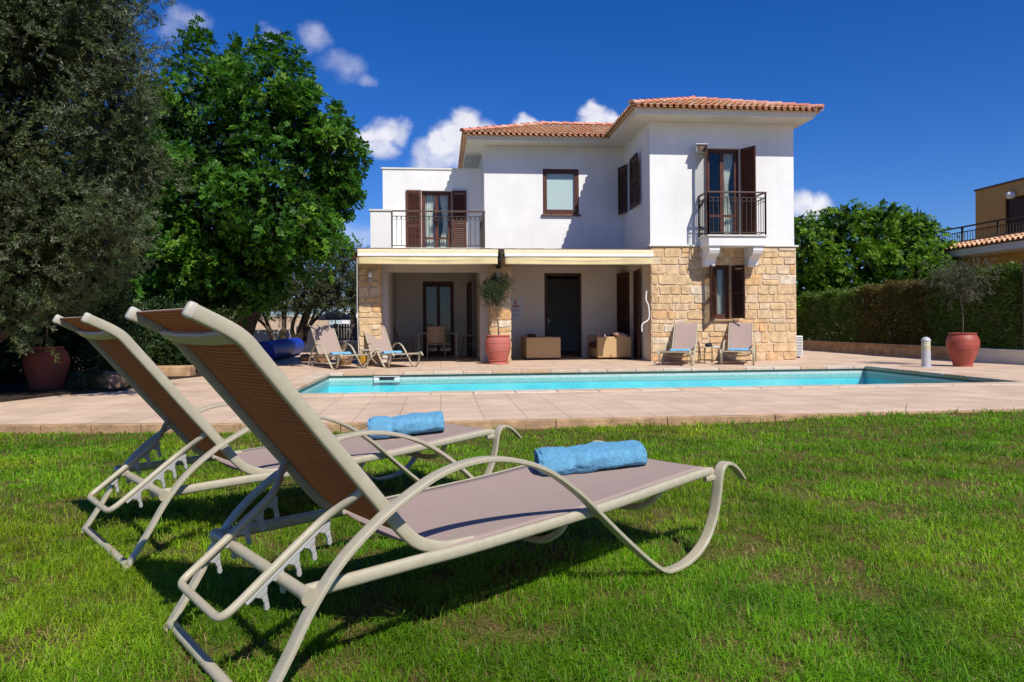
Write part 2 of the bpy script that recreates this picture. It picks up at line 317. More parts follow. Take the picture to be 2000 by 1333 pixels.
def watermat():
    m=bpy.data.materials.new('pool_water'); m.use_nodes=True; t=m.node_tree; n=t.nodes; L=t.links.new; n.remove(n['Principled BSDF'])
    tr=n.new('ShaderNodeBsdfTransparent'); tr.inputs[0].default_value=(.62,.98,1.0,1)
    g=n.new('ShaderNodeBsdfGlossy'); g.inputs['Roughness'].default_value=.06; c=n.new('ShaderNodeTexCoord')
    mp=n.new('ShaderNodeMapping'); mp.inputs['Scale'].default_value=(2.2,3.2,1); L(c.outputs['Object'],mp.inputs[0])
    ns=n.new('ShaderNodeTexNoise'); ns.inputs['Scale'].default_value=1.6; ns.inputs['Detail'].default_value=3; L(mp.outputs[0],ns.inputs['Vector'])
    bp=n.new('ShaderNodeBump'); bp.inputs['Strength'].default_value=.6; bp.inputs['Distance'].default_value=.10; L(ns.outputs['Fac'],bp.inputs['Height']); L(bp.outputs[0],g.inputs['Normal'])
    lw=n.new('ShaderNodeLayerWeight'); lw.inputs[0].default_value=.5; L(bp.outputs[0],lw.inputs['Normal'])
    ma=n.new('ShaderNodeMapRange'); L(lw.outputs['Facing'],ma.inputs[0]); ma.inputs[1].default_value=.55; ma.inputs[3].default_value=.03; ma.inputs[4].default_value=.34
    mx=n.new('ShaderNodeMixShader'); L(ma.outputs[0],mx.inputs[0]); L(tr.outputs[0],mx.inputs[1]); L(g.outputs[0],mx.inputs[2]); L(mx.outputs[0],n['Material Output'].inputs['Surface']); return m
MT['water']=watermat()
def poolmat():
    m=bpy.data.materials.new('pool_mosaic'); m.use_nodes=True; t=m.node_tree; n=t.nodes; L=t.links.new; b=n['Principled BSDF']; b.inputs['Roughness'].default_value=.4
    c=n.new('ShaderNodeTexCoord'); v=n.new('ShaderNodeTexVoronoi'); v.feature='SMOOTH_F1'; v.inputs['Scale'].default_value=2.6; 
    ns=n.new('ShaderNodeTexNoise'); ns.inputs['Scale'].default_value=1.5; ns.inputs['Detail'].default_value=4; L(c.outputs['Object'],ns.inputs['Vector'])
    r=n.new('ShaderNodeValToRGB'); r.color_ramp.elements[0].position=.3; r.color_ramp.elements[1].position=.7; r.color_ramp.elements[0].color=(.10,.72,.86,1); r.color_ramp.elements[1].color=(.26,.88,.93,1)
    L(ns.outputs['Fac'],r.inputs[0]); L(r.outputs[0],b.inputs['Base Color']); return m
MT['pool']=poolmat()
MT['pool_band']=mat('green_mosaic_band',(.05,.14,.125),.4,.25,40)
MT['pool_white']=mat('pale_waterline',(.52,.66,.62),.4,.1,20)
# ------------------------------------------------------------------ ground, lawn, deck, pool
DZ=-.06
def struct(name, mb, m, label, **k): return tag(mb.build(name, m, **k), label, name.replace('_',' '), kind='structure')
mb=MB(); mb.box(-500,500,-200,1200,-1.2,-.9); struct('ground',mb,MT['ground'],'dry pale soil stretching away beyond the garden')
def sstep(a,b,x): t=np.clip((x-a)/(b-a),0,1); return t*t*(3-2*t)
def vnoise(x,y,seed=0):
    xi=np.floor(x).astype(np.int64); yi=np.floor(y).astype(np.int64); fx=x-xi; fy=y-yi; fx=fx*fx*(3-2*fx); fy=fy*fy*(3-2*fy)
    def h(a,b):
        n=(a*374761393+b*668265263+seed*974711)&0x7fffffff; n=((n^(n>>13))*1274126177)&0x7fffffff; return ((n^(n>>16))&0xffff)/65535.
    return (h(xi,yi)*(1-fx)+h(xi+1,yi)*fx)*(1-fy)+(h(xi,yi+1)*(1-fx)+h(xi+1,yi+1)*fx)*fy
def fbm(x,y,seed=0,o=4):
    s=0;a=.5
    for i in range(o): s=s+a*vnoise(x*2**i,y*2**i,seed+i*7); a*=.5
    return s/(1-.5**o)
def deck_edge(x): return 7.2+.42*sstep(0,-4.6,x) if np.ndim(x) else float(7.2+.42*sstep(0,-4.6,np.array(x)))
def lawn_z(x,y):
    drop=.135*sstep(3.6,7.0,y)*(1-.55*sstep(2.2,5.5,x))
    return -drop-.01+.016*(fbm(x*1.3,y*1.3,3)-.5)*(1-sstep(5.5,7,y))
gx_=np.linspace(-14,14,113); gy_=np.linspace(-6,7.75,56); X_,Y_=np.meshgrid(gx_,gy_); V=np.stack([X_,Y_,lawn_z(X_,Y_)],-1).reshape(-1,3)
nx=len(gx_); Q=[(j*nx+i,j*nx+i+1,(j+1)*nx+i+1,(j+1)*nx+i) for j in range(len(gy_)-1) for i in range(nx-1)]
MT['lawn_soil']=mat('lawn_thatch',(.085,.11,.02),.95,.3,9,.9,60,.05,col2=(.13,.085,.035))
tag(np_mesh('lawn',V,Q,MT['lawn_soil']),'lawn with thatch and bare soil between the grass blades','lawn',kind='structure')
PX0,PX1,PY0,PY1=-2.25,9.22,10.42,14.75; CW=.32
mb=MB()
def slab(x0,x1,y0,y1,z1=DZ,h=.25): mb.box(x0,x1,y0,y1,z1-h,z1)
ex=[-14]+list(np.linspace(-5,0,11))+[14]
mb.prism([(x,deck_edge(x)+.10,DZ) for x in ex]+[(14,PY0-CW,DZ),(-14,PY0-CW,DZ)],(0,0,-.25))
slab(-14,PX0-CW,PY0-CW,PY1+CW); slab(PX1+CW,12.7,PY0-CW,PY1+CW); slab(-14,12.7,PY1+CW,26)
struct('pool_deck',mb,MT['deck'],'pale pink square paving round the pool and under the house')
mb=MB()
for a,b in zip(ex[:-1],ex[1:]):
    ya,yb=deck_edge(a),deck_edge(b); k=max(1,int((b-a)/1.1))
    for i in range(k):
        p,q=a+(b-a)*i/k+.003,a+(b-a)*(i+1)/k-.003; yp,yq=ya+(yb-ya)*i/k,ya+(yb-ya)*(i+1)/k
        mb.prism([(p,yp,DZ+.004),(q,yq,DZ+.004),(q,yq+.10,DZ+.004),(p,yp+.10,DZ+.004)],(0,0,-.22))
struct('deck_kerb',mb,MT['kerb'],'low tan stone edge between the lawn and the paving',bevel=.008)
mb=MB(); rnd.seed(4)
def cop(x0,x1,y0,y1,alongx):
    L=(x1-x0) if alongx else (y1-y0); k=int(round(L/.62))
    for i in range(k):
        a,b=i/k*L+.003,(i+1)/k*L-.003; t=rnd.random()
        if alongx: mb.box(x0+a,x0+b,y0,y1,DZ-.055,DZ+.012,t)
        else: mb.box(x0,x1,y0+a,y0+b,DZ-.055,DZ+.012,t)
lip=.03
cop(PX0-CW,PX1+CW,PY0-CW,PY0+lip,True); cop(PX0-CW,PX1+CW,PY1-lip,PY1+CW,True); cop(PX0-CW,PX0+lip,PY0+lip,PY1-lip,False); cop(PX1-lip,PX1+CW,PY0+lip,PY1-lip,False)
struct('pool_coping',mb,MT['coping'],'cream and tan bullnose stones edging the pool',bevel=.014)
WZ=-.205; PD=-1.5
mb=MB(); mb.add([(PX0,PY0,PD),(PX1,PY0,PD),(PX1,PY1,PD),(PX0,PY1,PD)],[(0,1,2,3)])
for a,b in (((PX0,PY0),(PX1,PY0)),((PX1,PY0),(PX1,PY1)),((PX1,PY1),(PX0,PY1)),((PX0,PY1),(PX0,PY0))):
    mb.add([(*a,PD),(*b,PD),(*b,-.055),(*a,-.055)],[(0,1,2,3)])
basin=struct('pool_basin',mb,MT['pool'],'turquoise mosaic pool basin under clear water',fix=False)
def ring(z0,z1,d):
    m_=MB()
    m_.box(PX0,PX1,PY0,PY0+d,z0,z1); m_.box(PX0,PX1,PY1-d,PY1,z0,z1); m_.box(PX0,PX0+d,PY0+d,PY1-d,z0,z1); m_.box(PX1-d,PX1,PY0+d,PY1-d,z0,z1); return m_
ring(-.155,-.113,.008).build('mosaic_band',MT['pool_band'],basin); ring(-.30,-.157,.006).build('waterline_tiles',MT['pool_white'],basin)
# steps in the shallow left end and a skimmer in the far wall
m_=MB(); m_.box(-1.35,-.83,PY1-.05,PY1-.009,-.255,-.125); m_.box(-1.35,-.83,PY1-.075,PY1-.009,-.135,-.125); m_.box(-1.35,-1.27,PY1-.06,PY1-.009,-.25,-.13); m_.box(-.91,-.83,PY1-.06,PY1-.009,-.25,-.13); m_.build('skimmer',MT['white'],basin)
m_=MB(); m_.box(-1.24,-.94,PY1-.058,PY1-.049,-.20,-.15); m_.build('skimmer_mouth_shade',MT['black'],basin)  # black panel: the shade of the opening put into its colour
mb=MB(); mb.add([(PX0,PY0,WZ),(PX1,PY0,WZ),(PX1,PY1,WZ),(PX0,PY1,WZ)],[(0,1,2,3)]); struct('pool_water',mb,MT['water'],'clear turquoise rippled pool water',fix=False)
# flower bed on the left
bed=[(-14,9.0),(-6.9,9.5),(-5.75,10.0),(-5.42,10.95),(-4.85,11.4),(-4.95,13.6),(-4.6,14.4),(-5.0,17.3),(-5.2,26),(-14,26)]
mb=MB(); mb.prism([(x,y,DZ+.03) for x,y in bed],(0,0,-.1)); struct('flower_bed',mb,MT['soil'],'dark planted bed along the left side of the paving')
# ------------------------------------------------------------------ villa
def wallgrid(mb, u0,u1,z0,z1, ops, P, th):
    """front face cells with openings; P(u,d,z)->3D, d=depth into the wall"""
    us=sorted(set([u0,u1]+[q for o in ops for q in o[:2] if u0<q<u1])); zs=sorted(set([z0,z1]+[q for o in ops for q in o[2:] if z0<q<z1]))
    def full(i,j):
        if i<0 or j<0 or i>=len(us)-1 or j>=len(zs)-1: return False
        a,b=(us[i]+us[i+1])/2,(zs[j]+zs[j+1])/2
        return not any(o[0]<a<o[1] and o[2]<b<o[3] for o in ops)
    for i in range(len(us)-1):
        for j in range(len(zs)-1):
            if not full(i,j): continue
            a,b,c,d=us[i],us[i+1],zs[j],zs[j+1]
            mb.add([P(a,0,c),P(b,0,c),P(b,0,d),P(a,0,d)],[(0,1,2,3)]); mb.add([P(a,th,c),P(b,th,c),P(b,th,d),P(a,th,d)],[(3,2,1,0)])
            if not full(i-1,j): mb.add([P(a,0,c),P(a,0,d),P(a,th,d),P(a,th,c)],[(0,1,2,3)])
            if not full(i+1,j): mb.add([P(b,0,c),P(b,th,c),P(b,th,d),P(b,0,d)],[(0,1,2,3)])
            if not full(i,j-1): mb.add([P(a,0,c),P(a,th,c),P(b,th,c),P(b,0,c)],[(0,1,2,3)])
            if not full(i,j+1): mb.add([P(a,0,d),P(b,0,d),P(b,th,d),P(a,th,d)],[(0,1,2,3)])
def PF(Y): return lambda u,d,z:(u,Y+d,z)        # wall facing the pool
def PL(X): return lambda u,d,z:(X+d,u,z)        # wall facing left
VX=5.29; VR=9.09; VY=17.6; SOF=6.0; MY=20.3; ML=1.27; LY=21.3
villa=thing('villa','white two storey villa with red tile roofs and a stone ground floor wing','house',(3.5,19,DZ))
VO=Vector((3.5,19,DZ))
def vb(mb,name,m,parent=None,**k):
    """build a villa part from world coordinates"""
    p=parent or villa; o=mb.build(name,m,**k); o.parent=p; o.matrix_parent_inverse=Matrix.Translation(-VO); return o
def vchild(mb,name,m,parent,**k):
    o=mb.build(name,m,**k); o.parent=parent; o.matrix_parent_inverse=(Matrix.Identity(4)); return o
# walls
mb=MB()
FD=(6.78,7.66,3.07,5.36); LW=(6.97,7.39,1.0,2.38)
wallgrid(mb,VX,VR,2.86,SOF,[FD],PF(VY),.25)
wallgrid(mb,VY+.25,25.5,2.86,SOF,[(19.2,19.76,4.05,5.42)],PL(VX),.25)
mb.box(VR-.25,VR,VY+.25,25.5,DZ,SOF); mb.box(VX+.25,VR-.25,25.25,25.5,DZ,SOF)
vb(mb,'wing_wall',MT['plaster'])
mb=MB(); BW=(2.95,4.0,4.05,5.36)
wallgrid(mb,ML,VX-.002,2.66,SOF,[BW],PF(MY),.25); mb.box(ML,ML+.25,MY+.25,25.5,2.66,SOF); mb.box(ML+.25,VX,25.25,25.5,DZ,SOF)
vb(mb,'main_wall',MT['plaster'])
mb=MB(); TD=(-.53,.36,2.9,4.88)
wallgrid(mb,-1.66,ML-.002,2.86,5.50,[TD],PF(LY),.25); mb.box(-1.66,-1.41,LY+.25,25.5,2.86,5.50); mb.box(-1.41,ML,25.25,25.5,DZ,5.5); mb.box(-1.41,ML-.002,LY+.25,25.25,5.3,5.42)
vb(mb,'terrace_wall',MT['plaster'])
mb=MB(); mb.box(-1.70,ML-.004,LY-.03,25.5,5.502,5.545); vb(mb,'wall_coping',MT['cream_trim'])
# terrace slab, parapet
mb=MB(); mb.box(-1.73,1.30,18.2,LY+3.9,2.62,2.86); vb(mb,'terrace_floor',MT['cream_trim'])
mb=MB(); mb.box(-1.73,-1.22,18.2,18.42,2.864,3.78); mb.box(-1.73,-1.5,18.42,LY,2.864,3.78); vb(mb,'parapet',MT['plaster'])
mb=MB(); mb.box(-1.76,-1.19,18.17,18.45,3.782,3.82); mb.box(-1.76,-1.47,18.45,LY,3.782,3.82); vb(mb,'parapet_cap',MT['cream_trim'])
# patio walls
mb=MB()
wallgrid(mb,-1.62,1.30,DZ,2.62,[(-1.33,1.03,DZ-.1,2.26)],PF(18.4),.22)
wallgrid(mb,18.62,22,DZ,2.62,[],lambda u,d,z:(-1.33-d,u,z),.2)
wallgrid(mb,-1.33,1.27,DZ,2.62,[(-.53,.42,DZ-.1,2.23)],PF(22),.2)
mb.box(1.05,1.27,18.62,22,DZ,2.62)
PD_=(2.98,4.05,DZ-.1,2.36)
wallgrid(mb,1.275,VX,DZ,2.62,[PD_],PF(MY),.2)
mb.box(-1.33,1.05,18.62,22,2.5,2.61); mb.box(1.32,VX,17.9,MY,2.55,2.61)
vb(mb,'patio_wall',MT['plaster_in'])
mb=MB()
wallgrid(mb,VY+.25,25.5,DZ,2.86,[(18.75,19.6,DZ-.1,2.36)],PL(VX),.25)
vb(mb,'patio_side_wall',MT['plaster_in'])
# dark rooms behind the openings
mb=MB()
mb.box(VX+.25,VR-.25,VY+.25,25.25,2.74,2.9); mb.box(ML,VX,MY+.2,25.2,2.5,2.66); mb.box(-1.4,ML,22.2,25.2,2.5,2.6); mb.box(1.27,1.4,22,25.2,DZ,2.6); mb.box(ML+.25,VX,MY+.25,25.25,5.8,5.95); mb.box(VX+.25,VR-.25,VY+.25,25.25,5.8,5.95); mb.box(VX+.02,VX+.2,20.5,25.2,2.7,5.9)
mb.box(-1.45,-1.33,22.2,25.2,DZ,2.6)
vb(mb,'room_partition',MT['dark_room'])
# stone facing: coursed blocks of uneven size, each with its own tone
def stones(mb,mo,u0,u1,z0,z1,ops,P,rn,th=.07):
    zc=[z0]; lines=sorted(q for o in ops for q in o[2:] if z0<q<z1)
    while zc[-1]<z1-.02:
        nz=zc[-1]+rn.uniform(.14,.30)
        for l in lines:
            if zc[-1]<l-.001 and nz>l-.11: nz=l; break
        if nz>z1-.12: nz=z1
        zc.append(nz)
    for za,zb in zip(zc[:-1],zc[1:]):
        segs=[(u0,u1)]
        for o in ops:
            if o[2]<(za+zb)/2<o[3]: segs=[s for a,b in segs for s in ((a,min(b,o[0])),(max(a,o[1]),b)) if s[1]-s[0]>.03]
        for a,b in segs:
            u=a
            while u<b-.01:
                nu=u+rn.uniform(.17,.50)*(.8+(zb-za)*.8)
                if nu>b-.16: nu=b
                cells=[(u,nu,za,zb)]
                if zb-za>.26 and rn.random()<.35: zm=za+(zb-za)*rn.uniform(.4,.6); cells=[(u,nu,za,zm),(u,nu,zm,zb)]
                for c0,c1,c2,c3 in cells:
                    g=.006; j=lambda: rn.uniform(-.015,.013); t=rn.random(); pr=rn.uniform(-.004,.012)
                    q=[(c0+g+j(),c2+g+j()),(c1-g+j(),c2+g+j()),(c1-g+j(),c3-g+j()),(c0+g+j(),c3-g+j())]
                    cu=(c0+c1)/2; cz=(c2+c3)/2; k=.013
                    def ins(p): return (p[0]+(k if p[0]<cu else -k), p[1]+(k if p[1]<cz else -k))
                    # cut the corners so blocks read as dressed by hand
                    o8=[]
                    for i in range(4):
                        p=q[i]; nx_=q[(i+1)%4]; pv=q[i-1]; f=rn.uniform(.03,.12)
                        o8+= [(p[0]+(pv[0]-p[0])*f,p[1]+(pv[1]-p[1])*f),(p[0]+(nx_[0]-p[0])*f,p[1]+(nx_[1]-p[1])*f)]
                    i8=[ins(p) for p in o8]
                    vs=[P(p[0],.012,p[1]) for p in o8]+[P(p[0],-pr-.012,p[1]) for p in i8]
                    mb.add(vs,[tuple(range(8,16))]+[(i,(i+1)%8,8+(i+1)%8,8+i) for i in range(8)],t)
                u=nu
rn=random.Random(11)
mb=MB(); wallgrid(mb,VX,VR+.03,DZ,2.84,[LW],PF(VY-.03),.27); mb.box(VR-.2,VR+.03,VY+.25,25.5,DZ,2.84)
stone=vb(mb,'stone_wall',MT['mortar'])
mb=MB(); stones(mb,None,VX,VR+.03,DZ,2.84,[LW],PF(VY-.035),rn); vchild(mb,'stone_block',MT['stone'],stone,smooth=25)
mb=MB(); mb.box(VX-.06,6.50,VY-.09,VY-.002,2.842,2.885); mb.box(8.03,VR+.08,VY-.09,VY-.002,2.842,2.885); mb.box(VR+.002,VR+.08,VY-.002,25.5,2.842,2.885); vb(mb,'string_course',MT['cream_trim'],bevel=.008)
for (a,b,y0) in ((-1.98,-1.48,17.8),(1.26,1.75,17.85)):
    mb=MB(); mb.box(a,b,y0,y0+.5,DZ,2.62); pl=vb(mb,'pillar',MT['mortar'])
    mb=MB(); stones(mb,None,a-.01,b+.01,DZ,2.6,[],PF(y0-.006),rn); stones(mb,None,y0,y0+.5,DZ,2.6,[],PL(a-.006),rn); stones(mb,None,y0,y0+.5,DZ,2.6,[],lambda u,d,z:(b+.006-d,u,z),rn)
    vchild(mb,'stone_block',MT['stone'],pl,smooth=25)
# soffits and fascias
mb=MB(); mb.box(VX-.50,VR+.18,VY-.62,26,SOF+.002,SOF+.05); vb(mb,'wing_soffit',MT['cream_trim'])
mb=MB(); mb.box(VX-.54,VR+.22,VY-.66,VY-.62,SOF-.006,SOF+.15); mb.box(VX-.54,VX-.50,VY-.62,MY-.62,SOF-.006,SOF+.15); mb.box(VR+.18,VR+.22,VY-.62,26,SOF-.006,SOF+.15)
mb.box(VX-.565,VR+.245,VY-.685,VY-.66,SOF+.055,SOF+.15); vb(mb,'wing_fascia',MT['cream_trim'])
mb=MB(); mb.box(ML-.46,VX-.501,MY-.58,26,SOF+.002,SOF+.05); vb(mb,'main_soffit',MT['cream_trim'])
mb=MB(); mb.box(ML-.50,VX-.542,MY-.62,MY-.58,SOF-.006,SOF+.13); mb.box(ML-.50,ML-.46,MY-.58,26,SOF-.006,SOF+.13); mb.box(ML-.525,VX-.542,MY-.645,MY-.62,SOF+.035,SOF+.13); vb(mb,'main_fascia',MT['cream_trim'])
# roman tile roofs
def tileplane(mb, P0, Ud, Vd, Nn, W, vmax, sp=.155, row=.34):
    P0=Vector(P0); Ud=Vector(Ud); Vd=Vector(Vd); Nn=Vector(Nn); n=int(W/sp)
    for i in range(n):
        u=(i+.5)*W/n; vm=vmax(u)
        if vm<.05: continue
        k=max(1,int(math.ceil(vm/row)))
        for j in range(k):
            v0=j*row-(.02 if j else 0); v1=min((j+1)*row+.03,vm); t=rnd.random()
            if v1-v0<.03: continue
            def arc(v,h,r):
                return [P0+Ud*(u+r*math.cos(a))+Vd*v+Nn*(h+r*.85*math.sin(a)) for a in [PI-PI*q/7 for q in range(8)]]
            h0=.052 if j else .03; A=arc(v0,h0,.066); B=arc(v1,.02,.052)
            A2=arc(v0,h0,.052); 
            mb.add(A+B,[(q,q+1,8+q+1,8+q) for q in range(7)],t)
            mb.add(A+A2,[(q,q+1,8+q+1,8+q) for q in range(7)],t)
            # pan tile between covers
            c=[P0+Ud*(u+W/n*.5+x)+Vd*v+Nn*z for v in (v0-.015,v1) for x,z in ((-.045,.03),(-.02,.008),(.02,.008),(.045,.03))]
            mb.add(c,[(0,1,5,4),(1,2,6,5),(2,3,7,6)],min(1,t*.6+.1))
            lo=[P0+Ud*(u+W/n*.5+x)+Vd*(v0-.015)+Nn*z for x,z in ((-.045,.03),(-.02,.008),(.02,.008),(.045,.03),(.045,.012),(.02,-.01),(-.02,-.01),(-.045,.012))]
            mb.add(lo,[(0,1,6,7),(1,2,5,6),(2,3,4,5)],.2)
def capline(mb,a,b,step=.33,r=.085):
    a=Vector(a); b=Vector(b); L=(b-a).length; k=max(1,int(L/step)); d=(b-a).normalized()
    s=d.cross(Vector((0,0,1))).normalized(); up=s.cross(d).normalized()
    for i in range(k):
        p=a+(b-a)*(i/k)-d*.03; q=a+(b-a)*((i+1)/k)+d*.02; t=rnd.random()
        A=[p+s*(r*math.cos(x))+up*(r*math.sin(x)*.95+.035) for x in [PI*y/8 for y in range(9)]]; B=[q+s*(r*.85*math.cos(x))+up*(r*.85*math.sin(x)*.95+.015) for x in [PI*y/8 for y in range(9)]]
        mb.add(A+B,[(y,y+1,10+y,9+y) for y in range(8)]+[tuple(range(9))],t)
tp=.375; cs=1/math.sqrt(1+tp*tp); sn=tp*cs
def slope(h): return h/cs
ZT=SOF+.15
# wing roof: hip at the front, ridge running back
X0,X1,Yf=VX-.66,VR+.34,VY-.76; hw=(X1-X0)/2; xa=(X0+X1)/2; ya=Yf+hw; za=ZT+hw*tp
mb=MB(); e=.03
mb.add([(X0,Yf,ZT-e),(X1,Yf,ZT-e),(xa,ya,za-e),(xa,26,za-e),(X0,26,ZT-e),(X1,26,ZT-e)],[(0,1,2),(0,2,3,4),(1,5,3,2)])
wr=vb(mb,'wing_roof',MT['tile'],fix=False)
mb=MB()
tileplane(mb,(X0,Yf,ZT),(1,0,0),(0,cs,sn),(0,-sn,cs),2*hw,lambda u:slope(min(u,2*hw-u)))
Ls=26-Yf
tileplane(mb,(X0,26,ZT),(0,-1,0),(cs,0,sn),(-sn,0,cs),Ls,lambda u:slope(min(hw,max(0,Ls-u))))
tileplane(mb,(X1,Yf,ZT),(0,1,0),(-cs,0,sn),(sn,0,cs),Ls,lambda u:slope(min(hw,u)))
vchild(mb,'roof_tile',MT['tile'],wr,smooth=40)
mb=MB(); capline(mb,(X0,Yf,ZT+.04),(xa,ya,za+.04)); capline(mb,(X1,Yf,ZT+.04),(xa,ya,za+.04)); capline(mb,(xa,ya,za+.05),(xa,26,za+.05)); vchild(mb,'ridge_tile',MT['tile_cap'],wr,smooth=40)
# main roof: hip at the left
ZM=SOF+.13; XL,YF2=ML-.62,MY-.72; hd=2.55; xr=7.0; yr=YF2+hd; zr=ZM+hd*tp
mb=MB(); mb.add([(XL,YF2,ZM-e),(xr,YF2,ZM-e),(xr,yr,zr-e),(XL+hd,yr,zr-e),(XL,26,ZM-e),(XL+hd,26,zr-e),(xr,26,zr-e)],[(0,1,2,3),(0,3,5,4),(3,2,6,5)])
mr_=vb(mb,'main_roof',MT['tile'],fix=False)
mb=MB()
tileplane(mb,(XL,YF2,ZM),(1,0,0),(0,cs,sn),(0,-sn,cs),X0-XL+2.6,lambda u:slope(min(u,hd)) )
tileplane(mb,(XL,26,ZM),(0,-1,0),(cs,0,sn),(-sn,0,cs),26-YF2,lambda u:slope(min(hd,26-YF2-u)))
vchild(mb,'roof_tile',MT['tile'],mr_,smooth=40)
mb=MB(); capline(mb,(XL,YF2,ZM+.04),(XL+hd,yr,zr+.04)); capline(mb,(XL+hd,yr,zr+.05),(xr,yr,zr+.05)); vchild(mb,'ridge_tile',MT['tile_cap'],mr_,smooth=40)
# pergola roof over the patio
mb=MB(); mb.box(-1.98,5.22,17.28,18.19,2.665,2.72); mb.box(1.31,5.28,18.19,MY-.003,2.665,2.72); pg=vb(mb,'patio_roof',MT['slate'])
mb=MB(); x=-1.98
while x<5.15:
    L=rnd.uniform(.28,.36); mb.box(x+.004,min(x+L,5.22)-.004,17.20,17.50,2.705+rnd.uniform(0,.006),2.735+rnd.uniform(0,.012),rnd.random()); x+=L
vchild(mb,'edge_tile',MT['slate'],pg)
mb=MB(); mb.box(-2.10,-1.985,17.3,18.2,2.5,2.66); vchild(mb,'roof_beam',MT['wood_dark'],pg)
# retracted awnings
for a,b in ((-1.93,1.39),(1.53,5.20)):
    n=48; vs=[]; 
    mb=MB(); mb.box(a,b,17.02,17.27,2.60,2.70)
    aw=vb(mb,'awning',MT['awn_box'],bevel=.02)
    mb=MB(); mb.box(a+.01,b-.01,16.97,17.06,2.525,2.597); vchild(mb,'front_bar',MT['white'],aw,bevel=.012)
    mb=MB(); rows=8; vs=[]
    for j in range(rows+1):
        for i in range(n+1):
            u=i/n; x=a+.02+(b-a-.04)*u; z=2.53-.185*j/rows - .012*math.sin(PI*u)*(j/rows); sag=math.sin(PI*u)
            y=17.0+.018*math.sin(u*23+1)*(j/rows)*.6+.03*(j/rows)**2*math.sin(u*7+2)*.4 - .02*math.exp(-((j/rows-.45+.3*abs(2*u-1)**1.4)/.12)**2)*sag
            vs.append((x,y,z))
    fs=[(j*(n+1)+i,j*(n+1)+i+1,(j+1)*(n+1)+i+1,(j+1)*(n+1)+i) for j in range(rows) for i in range(n)]
    mb.add(vs,fs); o=vchild(mb,'valance',MT['awn'],aw,smooth=60,fix=False); s_=o.modifiers.new('t','SOLIDIFY'); s_.thickness=.004
mb=MB(); mb.box(1.42,1.50,17.0,17.85,2.44,2.52); mb.box(1.40,1.52,17.75,17.84,2.30,2.66); mb.tube([(1.46,17.0,2.50),(1.46,16.98,2.66),(1.46,17.06,2.70)],.03); vb(mb,'awning_bracket',MT['iron'])
mb=MB(); mb.tube([(-1.93,17.0,2.5),(-1.94,17.05,1.2),(-1.93,17.2,.2)],.007); vb(mb,'crank_cord',MT['white'])
# shutters with real louvres
def shutter(hinge, ang, wd, z0, z1, m=None):
    """hinge (x,y); ang: direction of the leaf in plan"""
    mb=MB(); d=Vector((math.cos(ang),math.sin(ang),0)); nn=Vector((-d.y,d.x,0)); h=Vector((hinge[0],hinge[1],0)); up=Vector((0,0,1)); st=.065; t=.02
    def bar(u0,u1,a,b): mb.obox(h+d*((u0+u1)/2)+up*((a+b)/2),d,nn,up,(u1-u0)/2,t,(b-a)/2)
    bar(0,st,z0,z1); bar(wd-st,wd,z0,z1); bar(st,wd-st,z0,z0+.09); bar(st,wd-st,z1-.08,z1); zm=z0+(z1-z0)*.45; bar(st,wd-st,zm,zm+.07)
    z=z0+.11
    while z<z1-.1:
        if not zm+.004<z<zm+.066: mb.obox(h+d*(wd/2)+up*z,d,(nn*.5+up*.87),up*.5-nn*.87,wd/2-st,.034,.005)
        z+=.052
    return vb(mb,'shutter',m or MT['wood'])
